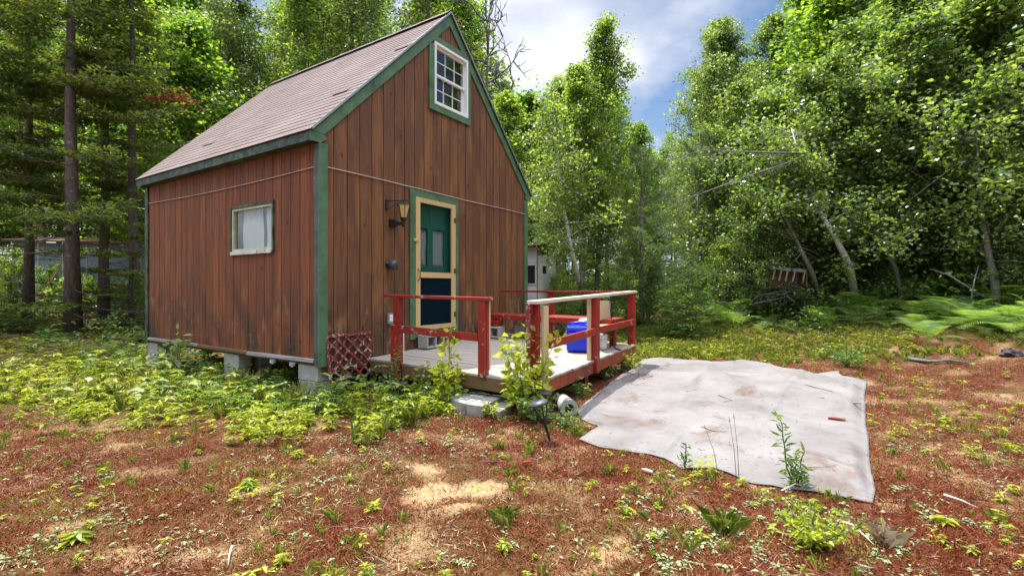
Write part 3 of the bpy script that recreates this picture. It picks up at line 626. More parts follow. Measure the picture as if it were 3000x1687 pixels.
# blue water jug, white bag on it, bucket, folding chair
def rounded_box(m, lo, hi): return m.box(lo, hi)
jug = hthing('cooler', 2.80, -2.16, dz(2.80, -2.16) + .003, label='big blue plastic cooler box standing on the deck behind the right railing', cat='cooler'); jug.rotation_euler = (0, 0, TH + .40)
m = MB(); m.box((-.19, -.18, 0), (.19, .18, .29)); m.build('body', MT['blue'], jug, bevel=.035)
m = MB(); m.box((-.196, -.186, .298), (.196, .186, .365)); m.build('lid', MT['blue'], jug, bevel=.024)
m = MB(); m.tube([(0, -.15, .355), (0, -.14, .40), (0, 0, .415), (0, .14, .40), (0, .15, .355)], .016, 8); m.build('handle', MT['blue'], jug, True)
m = MB(); m.lathe((-.12, -.11, .362), [(.034, 0), (.034, .03), (.03, .036)], 14); m.lathe((.12, .10, .362), [(.02, 0), (.02, .02)], 12); m.build('cap', MT['blue'], jug, True)
m = MB(); m.box((-.200, -.05, .25), (-.192, .05, .34)); m.build('latch', MT['blue'], jug, bevel=.003)
V = []; F = []; n, mm_ = 18, 10
for j in range(mm_ + 1):
    for i in range(n):
        a = 2 * math.pi * i / n; p = math.pi * j / mm_; r = math.sin(p) * (.10 + .035 * math.sin(3 * a + 2 * p) + .02 * math.sin(7 * a))
        V.append((r * math.cos(a) * 1.25, r * math.sin(a), .07 + .07 * -math.cos(p) + .012 * math.sin(5 * a + 4 * p)))
for j in range(mm_):
    for i in range(n): F.append((j*n+i, j*n+(i+1) % n, (j+1)*n+(i+1) % n, (j+1)*n+i))
m = MB(); m.add(V, F); bagp = m.build('plastic_bag', MT['whiteplast'], smooth=True); bagp.location = HL(2.92, -2.18, dz(2.8, -2.2) + .365); bagp.scale = (.62, .62, .75); tag(bagp, 'crumpled white plastic bag lying on top of the blue cooler', 'plastic bag')
bk = hthing('bucket', 3.10, -2.37, dz(3.10, -2.37) + .002, label='white ribbed plastic bucket under the folding chair', cat='bucket'); bk.scale = (.8, .8, .8)
m = MB(); m.lathe((0, 0, 0), [(.10, 0), (.105, .04), (.103, .05), (.109, .12), (.112, .2), (.12, .205), (.12, .225), (.113, .228), (.113, .26), (.119, .262), (.119, .28), (.105, .28), (.098, .02)], 24); m.build('pail', MT['whiteplast'], bk, True)
m = MB(); m.tube([(.118, 0, .25), (.09, .09, .20), (0, .13, .17), (-.09, .09, .20), (-.118, 0, .25)], .004, 6); m.build('handle', MT['black'], bk, True)
ch = hthing('folding_chair', 3.10, -2.43, dz(3.10, -2.43), label='tan folding chair with a black tube frame at the far right end of the deck', cat='folding chair'); ch.rotation_euler = (0, 0, TH - .75); ch.scale = (.80, .76, .84)
def chair_local(m, name, mat, **k): return m.build(name, mat, ch, **k)
for sx in (-.22, .22):
    m = MB(); m.tube([(sx, -.20, .012), (sx, .0, .012), (sx, .10, .06), (sx, .16, .22), (sx, .20, .45), (sx, .27, .85)], .013, 8); chair_local(m, 'leg', MT['black'], smooth=True)
    m = MB(); m.tube([(sx * .9, .22, .012), (sx * .9, .0, .36), (sx * .9, -.2, .42)], .012, 8); chair_local(m, 'leg', MT['black'], smooth=True)
m = MB(); m.box((-.21, -.22, .415), (.21, .17, .44)); chair_local(m, 'seat', MT['tan'], bevel=.01)
m = MB(); Mx = Matrix.Translation((0, .225, .56)) @ Matrix.Rotation(R(-10), 4, 'X'); m.box((-.21, -.014, -.06), (.21, .014, .30), Mx); chair_local(m, 'backrest', MT['tan'], bevel=.02)
m = MB(); m.tube([(-.22, .27, .85), (-.17, .285, .90), (.17, .285, .90), (.22, .27, .85)], .013, 8); chair_local(m, 'back_frame', MT['black'], smooth=True)

# ------------------------------------------------------------------ ground: one warped sheet, zones, ground cloth
def warp(lo, hi, n, c, k):
    u = np.linspace(-1, 1, n); g = np.sinh(k * u) / math.sinh(k)
    return np.where(g < 0, c + g * (c - lo), c + g * (hi - c))
def rect_d(s, t, s0, s1, t0, t1):
    dx = np.maximum(np.maximum(s0 - s, s - s1), 0); dy = np.maximum(np.maximum(t0 - t, t - t1), 0); return np.hypot(dx, dy)
def house_d(x, y):
    s, t = to_st(x, y); return np.minimum(rect_d(s, t, 0, CW, 0, CL), rect_d(s, t, D0, D1, T1, 0))
EDGE = {'near': [(1696,1291),(1760,1312),(1850,1325),(1945,1347),(2000,1376),(2090,1376),(2200,1420),(2300,1437),(2420,1450),(2500,1466),(2556,1478)],
        'right': [(2556,1478),(2564,1440),(2552,1380),(2545,1300),(2536,1230),(2533,1160),(2540,1118)],
        'far': [(1885,1053),(1960,1052),(2030,1056),(2057,1058),(2110,1062),(2180,1068),(2260,1078),(2330,1092),(2400,1096),(2455,1090),(2462,1104),(2500,1110),(2540,1118)],
        'left': [(1696,1291),(1755,1250),(1700,1228),(1690,1205),(1730,1170),(1790,1120),(1850,1080),(1885,1053)]}
EP = {k: [np.array(G(*p)[:2]) for p in v] for k, v in EDGE.items()}
def polysample(P, n, jag, seed):
    P = np.array(P); L = np.r_[0, np.cumsum(np.hypot(*np.diff(P, axis=0).T))]; u = np.linspace(0, L[-1], n)
    q = np.c_[np.interp(u, L, P[:, 0]), np.interp(u, L, P[:, 1])]
    w = (fbm(u * 4, u * 0 + seed, 1, seed, 3) - .5) * jag; w[0] = w[-1] = 0; return q + np.c_[w, w]
NT_ = 150
cn_, cf_, cl_, cg_ = polysample(EP['near'], NT_, .05, 1), polysample(EP['far'], NT_, .16, 2), polysample(EP['left'], NT_, .03, 3), polysample(EP['right'], NT_, .07, 4)
U, V_ = np.meshgrid(np.linspace(0, 1, NT_), np.linspace(0, 1, NT_)); U = U[..., None]; V_ = V_[..., None]
TP = (1 - V_) * cn_[None] + V_ * cf_[None] + (1 - U) * cl_[:, None] + U * cg_[:, None] - ((1-U)*(1-V_)*cn_[0] + U*(1-V_)*cn_[-1] + (1-U)*V_*cf_[0] + U*V_*cf_[-1])
TARP_POLY = np.vstack([EP['near'], EP['right'][1:], EP['far'][::-1][1:], EP['left'][::-1][1:-1]])
def in_poly(x, y, P):
    c = np.zeros(np.shape(x), bool); n = len(P)
    for i in range(n):
        (x1, y1), (x2, y2) = P[i], P[(i + 1) % n]
        if y1 == y2: continue
        c ^= ((y1 > y) != (y2 > y)) & (x < (x2 - x1) * (y - y1) / (y2 - y1) + x1)
    return c
SAND = [(-.50, 3.30, .34), (-.22, 3.38, .30), (-.72, 3.75, .26), (-.30, 3.05, .20), (-1.75, 3.25, .12)]
def sand(x, y):
    v = 0
    for a, b, r in SAND: v = np.maximum(v, 1 - np.hypot(x - a, (y - b) * 1.2) / r)
    return sstep(.0, .75, v + (fbm(x, y, 3.6, 41) - .5) * 1.5)
def greenz(x, y):                                # weedy strip along the cabin and the deck, grassy clearing behind the cloth
    n = fbm(x, y, .8, 11); n2 = fbm(x, y, 2.6, 13)
    left = sstep(4.75, 5.75, y + (n - .5) * 2.6 + .12 * np.clip(-x - 1, 0, 4)) * (1 - sstep(.1, .9, x)) * (1 - .75 * sstep(9.2, 10.5, y))
    clear = sstep(7.8, 9.6, y + (n - .5) * 3) * sstep(1.2, 2.4, x) * .8
    rgt = sstep(.50, .68, n2 * .5 + n * .55) * .55
    return np.clip(np.maximum(np.maximum(left * (.45 + .9 * n2), clear * (.3 + n2)), rgt), 0, 1)
def floorz(x, y):                                # forest floor under the trees
    r = np.hypot(x + .5, y - 5.0); n = fbm(x, y, .7, 21)
    lf = sstep(9.0, 11., y + (n - .5) * 3 - .25 * (x + 6)) * (1 - sstep(-3.5, -2, x))
    rt = sstep(8.0, 10.5, r + (n - .5) * 2) * sstep(3.0, 5.0, x) * sstep(3, 6, y)
    bk = sstep(13.5, 16., y + (n - .5) * 3)
    return np.clip(np.maximum(np.maximum(lf, bk), rt * sstep(5.5, 8, x + .3 * y - 2.5)), 0, 1)
gx = warp(-150, 150, 420, 0, 5.2); gy = warp(-25, 220, 420, 4.5, 5.0)
GX, GY = np.meshgrid(gx, gy); GZ = hgt(GX, GY) + .018 * (fbm(GX, GY, 14, 51, 3) - .5)
V = np.c_[GX.ravel(), GY.ravel(), GZ.ravel()]
ii = np.arange(420 * 420).reshape(420, 420); F = np.stack([ii[:-1, :-1], ii[:-1, 1:], ii[1:, 1:], ii[1:, :-1]], -1).reshape(-1, 4)
t = NT('mossy sandy ground'); v = t.coord(); at_ = t.n('ShaderNodeAttribute', attribute_name='zone'); sp = t.n('ShaderNodeSeparateColor', {0: at_.outputs['Color']})
n1 = t.noise(v, 45, 5, .7); n2 = t.noise(v, 7, 6, .65); n3 = t.noise(v, 160, 3, .6)
n4 = t.noise(v, 420, 2, .6); n1 = t.math('ADD', t.math('MULTIPLY', n1, .6), t.math('MULTIPLY', n4, .4)); moss = t.ramp(n1, [(.34, (.014, .004, .003)), (.46, (.066, .016, .009)), (.56, (.13, .040, .020)), (.68, (.23, .11, .058))])
moss = t.mix(t.ramp(n2, [(.52, 0.), (.72, .45)]), moss, t.ramp(n1, [(.36, (.03, .012, .007)), (.5, (.13, .058, .030)), (.66, (.30, .175, .10))]))
grn = t.ramp(n1, [(.36, (.022, .022, .007)), (.5, (.085, .075, .016)), (.66, (.19, .155, .045))])
flo = t.ramp(n2, [(.3, (.035, .030, .012)), (.5, (.11, .085, .025)), (.66, (.20, .155, .035))]); flo = t.mix(t.ramp(n1, [(.5, 0.), (.7, .7)]), flo, (.13, .075, .04))
snd = t.ramp(n3, [(.3, (.33, .21, .10)), (.7, (.50, .35, .19))])
c = t.mix(sp.outputs[0], moss, grn); c = t.mix(sp.outputs[2], c, flo); c = t.mix(t.math('MULTIPLY', sp.outputs[1], t.ramp(n1, [(.36, .15), (.52, 1.)])), c, snd)
gmat = t.done(t.pbr(c, .95, t.bump(t.math('ADD', n1, t.math('MULTIPLY', n3, .5)), .7, .02), .15))
ground = npmesh('ground', V, F, gmat, smooth=True); tag(ground, kind='structure')
ca = ground.data.color_attributes.new('zone', 'FLOAT_COLOR', 'POINT')
zc = np.c_[greenz(V[:, 0], V[:, 1]) * .8, sand(V[:, 0], V[:, 1]), floorz(V[:, 0], V[:, 1]), np.ones(len(V))]
ca.data.foreach_set('color', zc.astype(np.float32).ravel())
X, Y = TP[..., 0], TP[..., 1]
rid = lambda a: 1 - np.abs(2 * a - 1)
Z = hgt(X, Y) + .030 + .055 * np.maximum(0, rid(fbm(X + .35 * Y, Y * .4, .55, 61, 3)) - .74) / .26 + .030 * np.maximum(0, rid(fbm(X - .8 * Y, Y * .5, .9, 68, 3)) - .84) / .16 + .022 * fbm(X, Y, .9, 63, 3) + .012 * fbm(X * .5 + Y, Y - X, 2.2, 64, 3)
Z = Z + .010 * np.exp(-((U[..., 0] - .335 - .01 * np.sin(5 * V_[..., 0])) / .008) ** 2) + .010 * np.exp(-((U[..., 0] - .66) / .008) ** 2) - .008 * np.exp(-((V_[..., 0] - .52) / .009) ** 2)
edge = np.minimum(np.minimum(U[..., 0], 1 - U[..., 0]), np.minimum(V_[..., 0], 1 - V_[..., 0]))
Z = Z - (Z - hgt(X, Y) - .012) * (1 - sstep(0, .05, edge)) + .02 * sstep(.02, 0, edge) * np.maximum(0, fbm(X, Y, 5, 66, 2) - .45)
ii = np.arange(NT_ * NT_).reshape(NT_, NT_); F = np.stack([ii[:-1, :-1], ii[:-1, 1:], ii[1:, 1:], ii[1:, :-1]], -1).reshape(-1, 4)
tarp = npmesh('ground_cloth', np.c_[X.ravel(), Y.ravel(), Z.ravel()], F, MT['tarp'], smooth=True)
md = tarp.modifiers.new('solid', 'SOLIDIFY'); md.thickness = .006; md.offset = -1
tag(tarp, 'large worn grey ground cloth spread on the moss beside the deck', 'ground cloth')
from mathutils.kdtree import KDTree
KT = KDTree(NT_ * NT_); ZF = Z.ravel()
for i_, (a_, b_) in enumerate(zip(X.ravel(), Y.ravel())): KT.insert((a_, b_, 0), i_)
KT.balance()
def tarpz(x, y): return float(ZF[KT.find((x, y, 0))[1]])
def tz(p): return Vector((p.x, p.y, tarpz(p.x, p.y) + .006))   # a point on the cloth

# ------------------------------------------------------------------ step stones, solar lamps, pipe
def GZP(px, py, z):
    d = ray(px, py); k = (z - EYE) / d[2]; return (d[0] * k, d[1] * k)
def slabstone(pts, z0, z1, label, tilt=0):
    P = [GZP(px, py, z1) for px, py in pts]; c = Vector((sum(p[0] for p in P) / len(P), sum(p[1] for p in P) / len(P), z0))
    m = MB(); m.prism([(p[0] - c.x, p[1] - c.y) for p in P], 2, 0, z1 - z0); o = m.build('step_stone', MT['step'], bevel=.008); o.location = c; o.rotation_euler = (tilt, 0, 0)
    return tag(o, label, 'step stone', 'step stones in front of the deck')
slabstone([(1297,1160),(1325,1168),(1411,1145),(1405,1138),(1366,1131)], -.03, .13, 'left step stone with dappled shade in front of the deck')
slabstone([(1326,1169),(1364,1181),(1443,1153),(1413,1146)], -.03, .135, 'middle left step stone between the other pale slabs', .01)
slabstone([(1366,1182),(1415,1189),(1475,1160),(1445,1154)], -.03, .137, 'brightest middle right step stone in front of the deck')
slabstone([(1421,1192),(1464,1205),(1498,1186),(1484,1164),(1470,1163)], -.03, .09, 'lower right step stone partly under the leafy birch sapling')
def solar(px, py, h, tilt, rz, label, top=None):
    b = G(px, py); r = empty('solar_lamp', b, rz, label=label, cat='solar lamp', group='solar path lamps'); r.rotation_euler = (0, R(tilt), rz)
    m = MB(); m.lathe((0, 0, h - .035), [(.078, 0), (.088, .008), (.084, .022), (.06, .038), (.02, .046)], 24); m.build('cap', MT['solar'], r, True)
    m = MB(); m.lathe((0, 0, h + .0085), [(.034, 0), (.034, .0035)], 4); m.build('solar_panel', MT['black'], r)
    m = MB()
    for k in range(5): a = k * 1.257; m.tube([(.07 * math.cos(a), .07 * math.sin(a), h - .03), (.05 * math.cos(a), .05 * math.sin(a), h - .10), (.018 * math.cos(a), .018 * math.sin(a), h - .17)], .0055, 6)
    m.build('cage', MT['black'], r); m = MB(); m.tube([(0, 0, -.05), (0, 0, h - .16)], [.009, .017], 10); m.build('stake', MT['black'], r); return r
solar(1612, 1292, .37, -17, 0, 'tilted solar lamp standing in the red moss beside the cloth')
solar(1182, 1178, .235, -9, 0, 'solar lamp among the weeds by the left end of the deck')
solar(1592, 1222, .27, 4, 1.2, 'solar lamp half hidden by leaves at the front corner of the deck')
pb = G(1668, 1218); pv = HL(.3, 0) - HL(0, .25); pv = Vector((-.12, 1, 0)).normalized()
m = MB(); n = 22; ro, ri_ = .085, .052
for L in (0, .34):
    for rr in (ro, ri_):
        for k in range(n): a = 2*math.pi*k/n; x = Vector((pv.y, -pv.x, 0)); m.v.append(tuple(pb + Vector((0, 0, .075)) + pv * L + (x * math.cos(a) + Vector((0, 0, 1)) * math.sin(a)) * rr * (1.15 if L == 0 and rr == ro else 1)))
for k in range(n):
    j = (k + 1) % n; m.f += [(k, j, n + j, n + k), (k, 2*n + k, 2*n + j, j), (n + k, n + j, 3*n + j, 3*n + k)]
tag(m.build('drain_pipe', MT['block'], smooth=False), 'pale open end of a drain pipe under the front corner of the deck', 'pipe')
m = MB(); p = HL(.35, 2.75, .12); m.tube([p, p + uv_ * .5], .075, 16); m.tube([p - uv_ * .05, p], .05, 16); tag(m.build('canister', m_plain('dull red paint', (.16, .02, .018), .5)), 'dull red canister lying in the shade under the cabin floor', 'canister')

# ------------------------------------------------------------------ foliage builders
def nrm(a): return a / np.maximum(np.linalg.norm(a, axis=-1, keepdims=True), 1e-9)
def leafcloud(P, size, r, up=.5, narrow=.62, hexa=True, D=None, droop=.25):
    """one small folded leaf per point: k-gons of 6 or 4 verts"""
    n = len(P); N = nrm(r.normal(size=(n, 3)) * (1 - up) + np.array([0, 0, 1.]) * up)
    T = r.normal(size=(n, 3)) if D is None else D + r.normal(size=(n, 3)) * .35
    T[:, 2] -= droop; T = nrm(T - (T * N).sum(1, keepdims=True) * N); B = np.cross(N, T)
    L = (size * r.uniform(.65, 1.3, n))[:, None]; w = L * narrow * .5
    if hexa:
        pts = [P, P + T*L*.28 + B*w*.9 + N*L*.06, P + T*L*.62 + B*w*.72 + N*L*.06, P + T*L - N*L*.12, P + T*L*.62 - B*w*.72 + N*L*.06, P + T*L*.28 - B*w*.9 + N*L*.06]
    else: pts = [P, P + T*L*.45 + B*w + N*L*.08, P + T*L - N*L*.05, P + T*L*.45 - B*w + N*L*.08]
    k = len(pts); V = np.stack(pts, 1).reshape(-1, 3); return V, np.arange(n * k).reshape(n, k)
def rotaz(d, up, lat): return d
def grow(seed, H, cb, Rc, nb, nl, ls, tr, lean=(0., 0.), ang=(25, 60), sub=6, stems=1, spread=.3, sig=.10, prof='egg', hexa=True, up=.45, narrow=.62, wob=.12, twigfrac=.45):
    """a broadleaf tree: trunk with limbs and twigs (MB), leaves clustered along the twigs"""
    r = np.random.default_rng(seed); mb = MB(); C = []
    for st in range(stems):
        sa = 2 * math.pi * st / max(stems, 1) + r.uniform(0, 1); hs = H * r.uniform(.72, 1) if st else H
        dl = np.array([math.cos(sa), math.sin(sa)]) * spread * (1 if stems > 1 else 0)
        npt = 9; pts = []
        w = r.normal(size=(npt, 2)) * wob * tr * 4; w[0] = 0; w = np.cumsum(w, 0) * .5
        for i in range(npt):
            f = i / (npt - 1); pts.append(np.array([(lean[0] + dl[0]) * f * hs * (.6 + .4 * f) + w[i, 0], (lean[1] + dl[1]) * f * hs * (.6 + .4 * f) + w[i, 1], f * hs - (.08 if i == 0 else 0)]))
        pts = np.array(pts); rad = [tr / math.sqrt(stems) * ((1 - i / (npt - 1)) ** .8 * .95 + .05) + .004 for i in range(npt)]; rad[0] *= 1.25
        mb.tube([Vector(p) for p in pts], rad, 8)
        for i in range(nb // stems):
            x = (i + r.uniform()) / (nb // stems); u = cb + (1 - cb) * x
            p0 = np.array([np.interp(u, np.linspace(0, 1, npt), pts[:, k]) for k in range(3)])
            pr = {'egg': (1 - x) ** .6 * (.55 + .45 * min(1, x * 3.5)), 'col': (1 - x) ** .45 * .9, 'cone': (1.08 - x) ** .85, 'vase': (.55 + .6 * x) * (1 - x ** 3) ** .5}[prof]
            L = Rc * max(pr, .12) * r.uniform(.6, 1.15); az = i * 2.4 + r.uniform(-.5, .5) + sa; el = R(r.uniform(*ang) + 18 * x)
            d = np.array([math.cos(az) * math.cos(el), math.sin(az) * math.cos(el), math.sin(el)])
            bp = [p0]; k = 5
            for j in range(k): d = nrm(d + r.normal(size=3) * .16 + np.array([0, 0, .05 - .09 * j / k])); bp.append(bp[-1] + d * L / k)
            bp = np.array(bp); br = (tr * (1 - u) * .34 + .007); mb.tube([Vector(p) for p in bp], [br * (1 - .85 * j / k) + .002 for j in range(k + 1)], 5, False)
            for q in range(sub):
                f = .22 + .78 * (q + r.uniform()) / sub; b0 = np.array([np.interp(f, np.linspace(0, 1, k + 1), bp[:, c]) for c in range(3)])
                sd = nrm(d * .5 + r.normal(size=3) * .75 + np.array([0, 0, .12])); SLn = L * twigfrac * r.uniform(.4, 1.1) * (1.15 - .5 * f) + .1
                e1 = b0 + sd * SLn * .5; e2 = e1 + nrm(sd + r.normal(size=3) * .35 - np.array([0, 0, .15])) * SLn * .5
                mb.tube([Vector(b0), Vector(e1), Vector(e2)], [.006, .004, .002], 3, False); C.append((b0, e1, e2))
    C = np.array(C); m = max(1, nl // len(C)); f = r.uniform(.1, 1.08, (len(C), m))[..., None]
    P = np.where(f < .5, C[:, None, 0] + (C[:, None, 1] - C[:, None, 0]) * f * 2, C[:, None, 1] + (C[:, None, 2] - C[:, None, 1]) * (f - .5) * 2) + r.normal(size=(len(C), m, 3)) * sig
    keep = r.uniform(size=len(C)) > .1
    P = P[keep].reshape(-1, 3); V, F = leafcloud(P, ls, r, up, narrow, hexa)
    return mb, V, F
def spruce(seed, H, Rm, live, tr, dens=1., step=.27, droop=.18, sl=.085, young=False):
    r = np.random.default_rng(seed); mb = MB(); S0 = []; SD = []
    w = np.cumsum(r.normal(size=(9, 2)) * .02, 0)
    mb.tube([Vector((w[i, 0], w[i, 1], H * i / 8 - (.1 if i == 0 else 0))) for i in range(9)], [tr * (1.2 if i == 0 else 1 - .93 * i / 8) + .006 for i in range(9)], 10)
    z = .35 if not young else .08
    while z < H - .15:
        u = z / H; nbr = int(r.integers(4, 7))
        for b in range(nbr):
            az = r.uniform(0, 6.283); L = Rm * (1 - u) ** .72 * r.uniform(.55, 1.1) + .08; dead = u < live and r.uniform() < .8 - .5 * u / live
            if u < live and r.uniform() < .35: continue
            zz_ = z + r.uniform(-.1, .1); d = np.array([math.cos(az), math.sin(az)]); k = 6; bp = []
            for j in range(k + 1): f = j / k; bp.append(np.array([w[4, 0] * u + d[0] * L * f, w[4, 1] * u + d[1] * L * f, zz_ + L * (.25 * (u ** 1.5) * f - droop * 2.0 * f * (1 - .75 * f)) + (.35 * L * f * u if young else 0)]))
            bp = np.array(bp); mb.tube([Vector(p) for p in bp], [.013 * (1 - u) * (1 - .8 * j / k) + .003 for j in range(k + 1)], 4, False)
            nt = max(3, int(L / (.09 if not dead else .16) * dens))
            for q in range(nt):
                f = .12 + .88 * (q + r.uniform()) / nt; b0 = np.array([np.interp(f, np.linspace(0, 1, k + 1), bp[:, c]) for c in range(3)])
                sgn = 1 if q % 2 else -1; tl = (.10 + .30 * L * (1 - f) ** .7 * r.uniform(.6, 1.1)); dd = nrm(np.array([d[0] * .75 - sgn * d[1] * .75, d[1] * .75 + sgn * d[0] * .75, r.uniform(-.25, .08)]))
                if dead:
                    e = b0 + dd * tl * .9; mb.tube([Vector(b0), Vector((b0 + e) / 2 + r.normal(size=3) * .02), Vector(e)], [.003, .0024, .0014], 3, False)
                    if r.uniform() < .25: S0.append(b0[None] + dd * tl * r.uniform(.3, 1, (2, 1))); SD.append(np.repeat(dd[None], 2, 0))
                else:
                    ns = max(2, int(tl / .042)); fr = np.linspace(.1, 1, ns)[:, None]; S0.append(b0 + dd * tl * fr + r.normal(size=(ns, 3)) * .012); SD.append(np.repeat(dd[None], ns, 0))
            if not dead: S0.append(bp[2:]); SD.append(np.repeat(nrm(bp[-1] - bp[0])[None], len(bp) - 2, 0))
        z += step * r.uniform(.75, 1.25) * (1 if not young else .6)
    P = np.concatenate(S0); D = np.concatenate(SD); V1, F1_ = leafcloud(P, sl, r, .72, .42, False, D, .1); V2, F2 = leafcloud(P, sl * .9, r, .1, .34, False, D, .2)
    return mb, np.r_[V1, V2], np.r_[F1_, F2 + len(V1)]
def pine(seed, H, Rm, tr, cb=.12):
    r = np.random.default_rng(seed); mb = MB(); P = []; D = []
    mb.tube([Vector((0, 0, H * i / 6 - (.1 if i == 0 else 0))) for i in range(7)], [tr * (1 - .92 * i / 6) + .008 for i in range(7)], 9)
    z = H * cb
    while z < H - .2:
        u = z / H
        for b in range(int(r.integers(4, 6))):
            az = r.uniform(0, 6.283); L = Rm * (1 - u) ** .6 * r.uniform(.6, 1.1) + .15; el = R(r.uniform(2, 22) + 30 * u); d = np.array([math.cos(az) * math.cos(el), math.sin(az) * math.cos(el), math.sin(el)]); bp = [np.array([0, 0, z])]
            for j in range(5): d = nrm(d + r.normal(size=3) * .1 + np.array([0, 0, -.06 + .05 * j])); bp.append(bp[-1] + d * L / 5)
            bp = np.array(bp); mb.tube([Vector(p) for p in bp], [.02 * (1 - u) * (1 - .8 * j / 5) + .004 for j in range(6)], 5, False)
            nt = int(6 + L * 9)
            for q in range(nt):
                f = .25 + .75 * (q + r.uniform()) / nt; b0 = np.array([np.interp(f, np.linspace(0, 1, 6), bp[:, c]) for c in range(3)]); dd = nrm(d + r.normal(size=3) * .6); e = b0 + dd * (.1 + .28 * L * (1.1 - f)) * r.uniform(.4, 1)
                mb.tube([Vector(b0), Vector(e)], [.005, .003], 3, False)
                for g in (.55, 1.): P.append(np.repeat((b0 + (e - b0) * g)[None], 15, 0)); D.append(nrm(dd + r.normal(size=(15, 3)) * .55))
        z += r.uniform(.3, .5)
    P = np.concatenate(P); D = np.concatenate(D); V, F = leafcloud(P, .125, r, .2, .075, False, D * 3, .1); return mb, V, F
def tree(kind, built, bark, leaf, label, cat='tree', group=None):
    mb, V, F = built; root = empty(kind); tag(root, label, cat, group)
    mb.build('trunk', bark, root, True); npmesh('crown', V, F, leaf, root); return root

# ------------------------------------------------------------------ trees
PROTO = {}
PROTO['birch'] = tree('birch_tree', grow(11, 9.5, .20, 2.0, 50, 24000, .085, .085, (.02, .0), (30, 62), 7, sig=.11, prof='egg'), MT['bark_birch'], MT['leaf_birch'], '')
PROTO['birchb'] = tree('birch_tree', grow(12, 10.5, .2, 2.8, 54, 23000, .085, .10, (-.03, .02), (30, 60), 7, sig=.12, prof='egg'), MT['bark_grey'], MT['leaf_birch'], '')
PROTO['maple'] = tree('maple_tree', grow(13, 9.0, .12, 2.9, 54, 26000, .105, .10, (.0, .02), (15, 50), 7, sig=.16, prof='egg', up=.6, narrow=.9), MT['bark_grey'], MT['leaf_maple'], '')
PROTO['aspen'] = tree('aspen_tree', grow(14, 12., .22, 3.3, 62, 36000, .076, .13, (.02, .03), (15, 50), 8, sig=.12, prof='cone', narrow=.85), MT['bark_grey'], MT['leaf_aspen'], '')
PROTO['alder'] = tree('alder_bush', grow(15, 5.6, .05, 2.5, 76, 36000, .072, .10, (.0, -.02), (0, 40), 7, stems=4, spread=.16, sig=.11, prof='cone', narrow=.8), MT['bark_grey'], MT['leaf_alder'], '')
PROTO['alderb'] = tree('alder_tree', grow(16, 7.5, .10, 3.1, 84, 44000, .080, .085, (-.08, -.08), (-5, 40), 7, stems=3, spread=.14, sig=.12, prof='cone', narrow=.8), MT['bark_grey'], MT['leaf_alder'], '')
PROTO['shrub'] = tree('young_shrub', grow(17, 2.6, .06, .95, 30, 5200, .066, .03, (.02, .0), (20, 65), 5, stems=3, spread=.22, sig=.08, prof='col', narrow=.7), MT['bark_grey'], MT['leaf_birch'], '')
PROTO['spruce'] = tree('spruce_tree', spruce(21, 13., 2.5, .36, .135, 1.25, .40, .14, .12), MT['bark_spruce'], MT['needle_spruce'], '')
PROTO['spruceb'] = tree('spruce_tree', spruce(22, 14.5, 2.1, .42, .12, 1.25, .42, .14, .115), MT['bark_spruce'], MT['needle_spruce'], '')
PROTO['fir'] = tree('fir_tree', spruce(23, 7.5, 1.7, .02, .085, 1.2, .24, .14), MT['bark_spruce'], MT['needle_fir'], '')
PROTO['firlet'] = tree('young_fir', spruce(24, 2.3, .85, .0, .03, 1.5, .16, .02, .06, True), MT['bark_spruce'], MT['needle_fir'], '')
PROTO['pine'] = tree('pine_tree', pine(25, 7.5, 2.6, .11), MT['bark_grey'], MT['needle_pine'], '')
USED = set()
def plant(kind, px, Y, H, rz, label, cat='tree', group=None, dx=None, lift=0., lean=None, wide=1.):
    p = PROTO[kind]; h0 = {'birch': 9.5, 'birchb': 10.5, 'maple': 9., 'aspen': 12., 'alder': 5.6, 'alderb': 7.5, 'shrub': 2.6, 'spruce': 13., 'spruceb': 14.5, 'fir': 7.5, 'firlet': 2.3, 'pine': 7.5}[kind]
    if kind in USED: p = copy_tree(p)
    USED.add(kind); x = (px - 1500) / FPX * Y; p.location = (x, Y, float(hgt(x, Y)) + lift); k = H / h0; p.scale = (k * wide, k * wide, k)
    p.rotation_euler = (lean[0] if lean else 0, lean[1] if lean else 0, rz)
    p['label'] = label; p['category'] = cat
    if 'group' in p: del p['group']
    if group: p['group'] = group
    return p
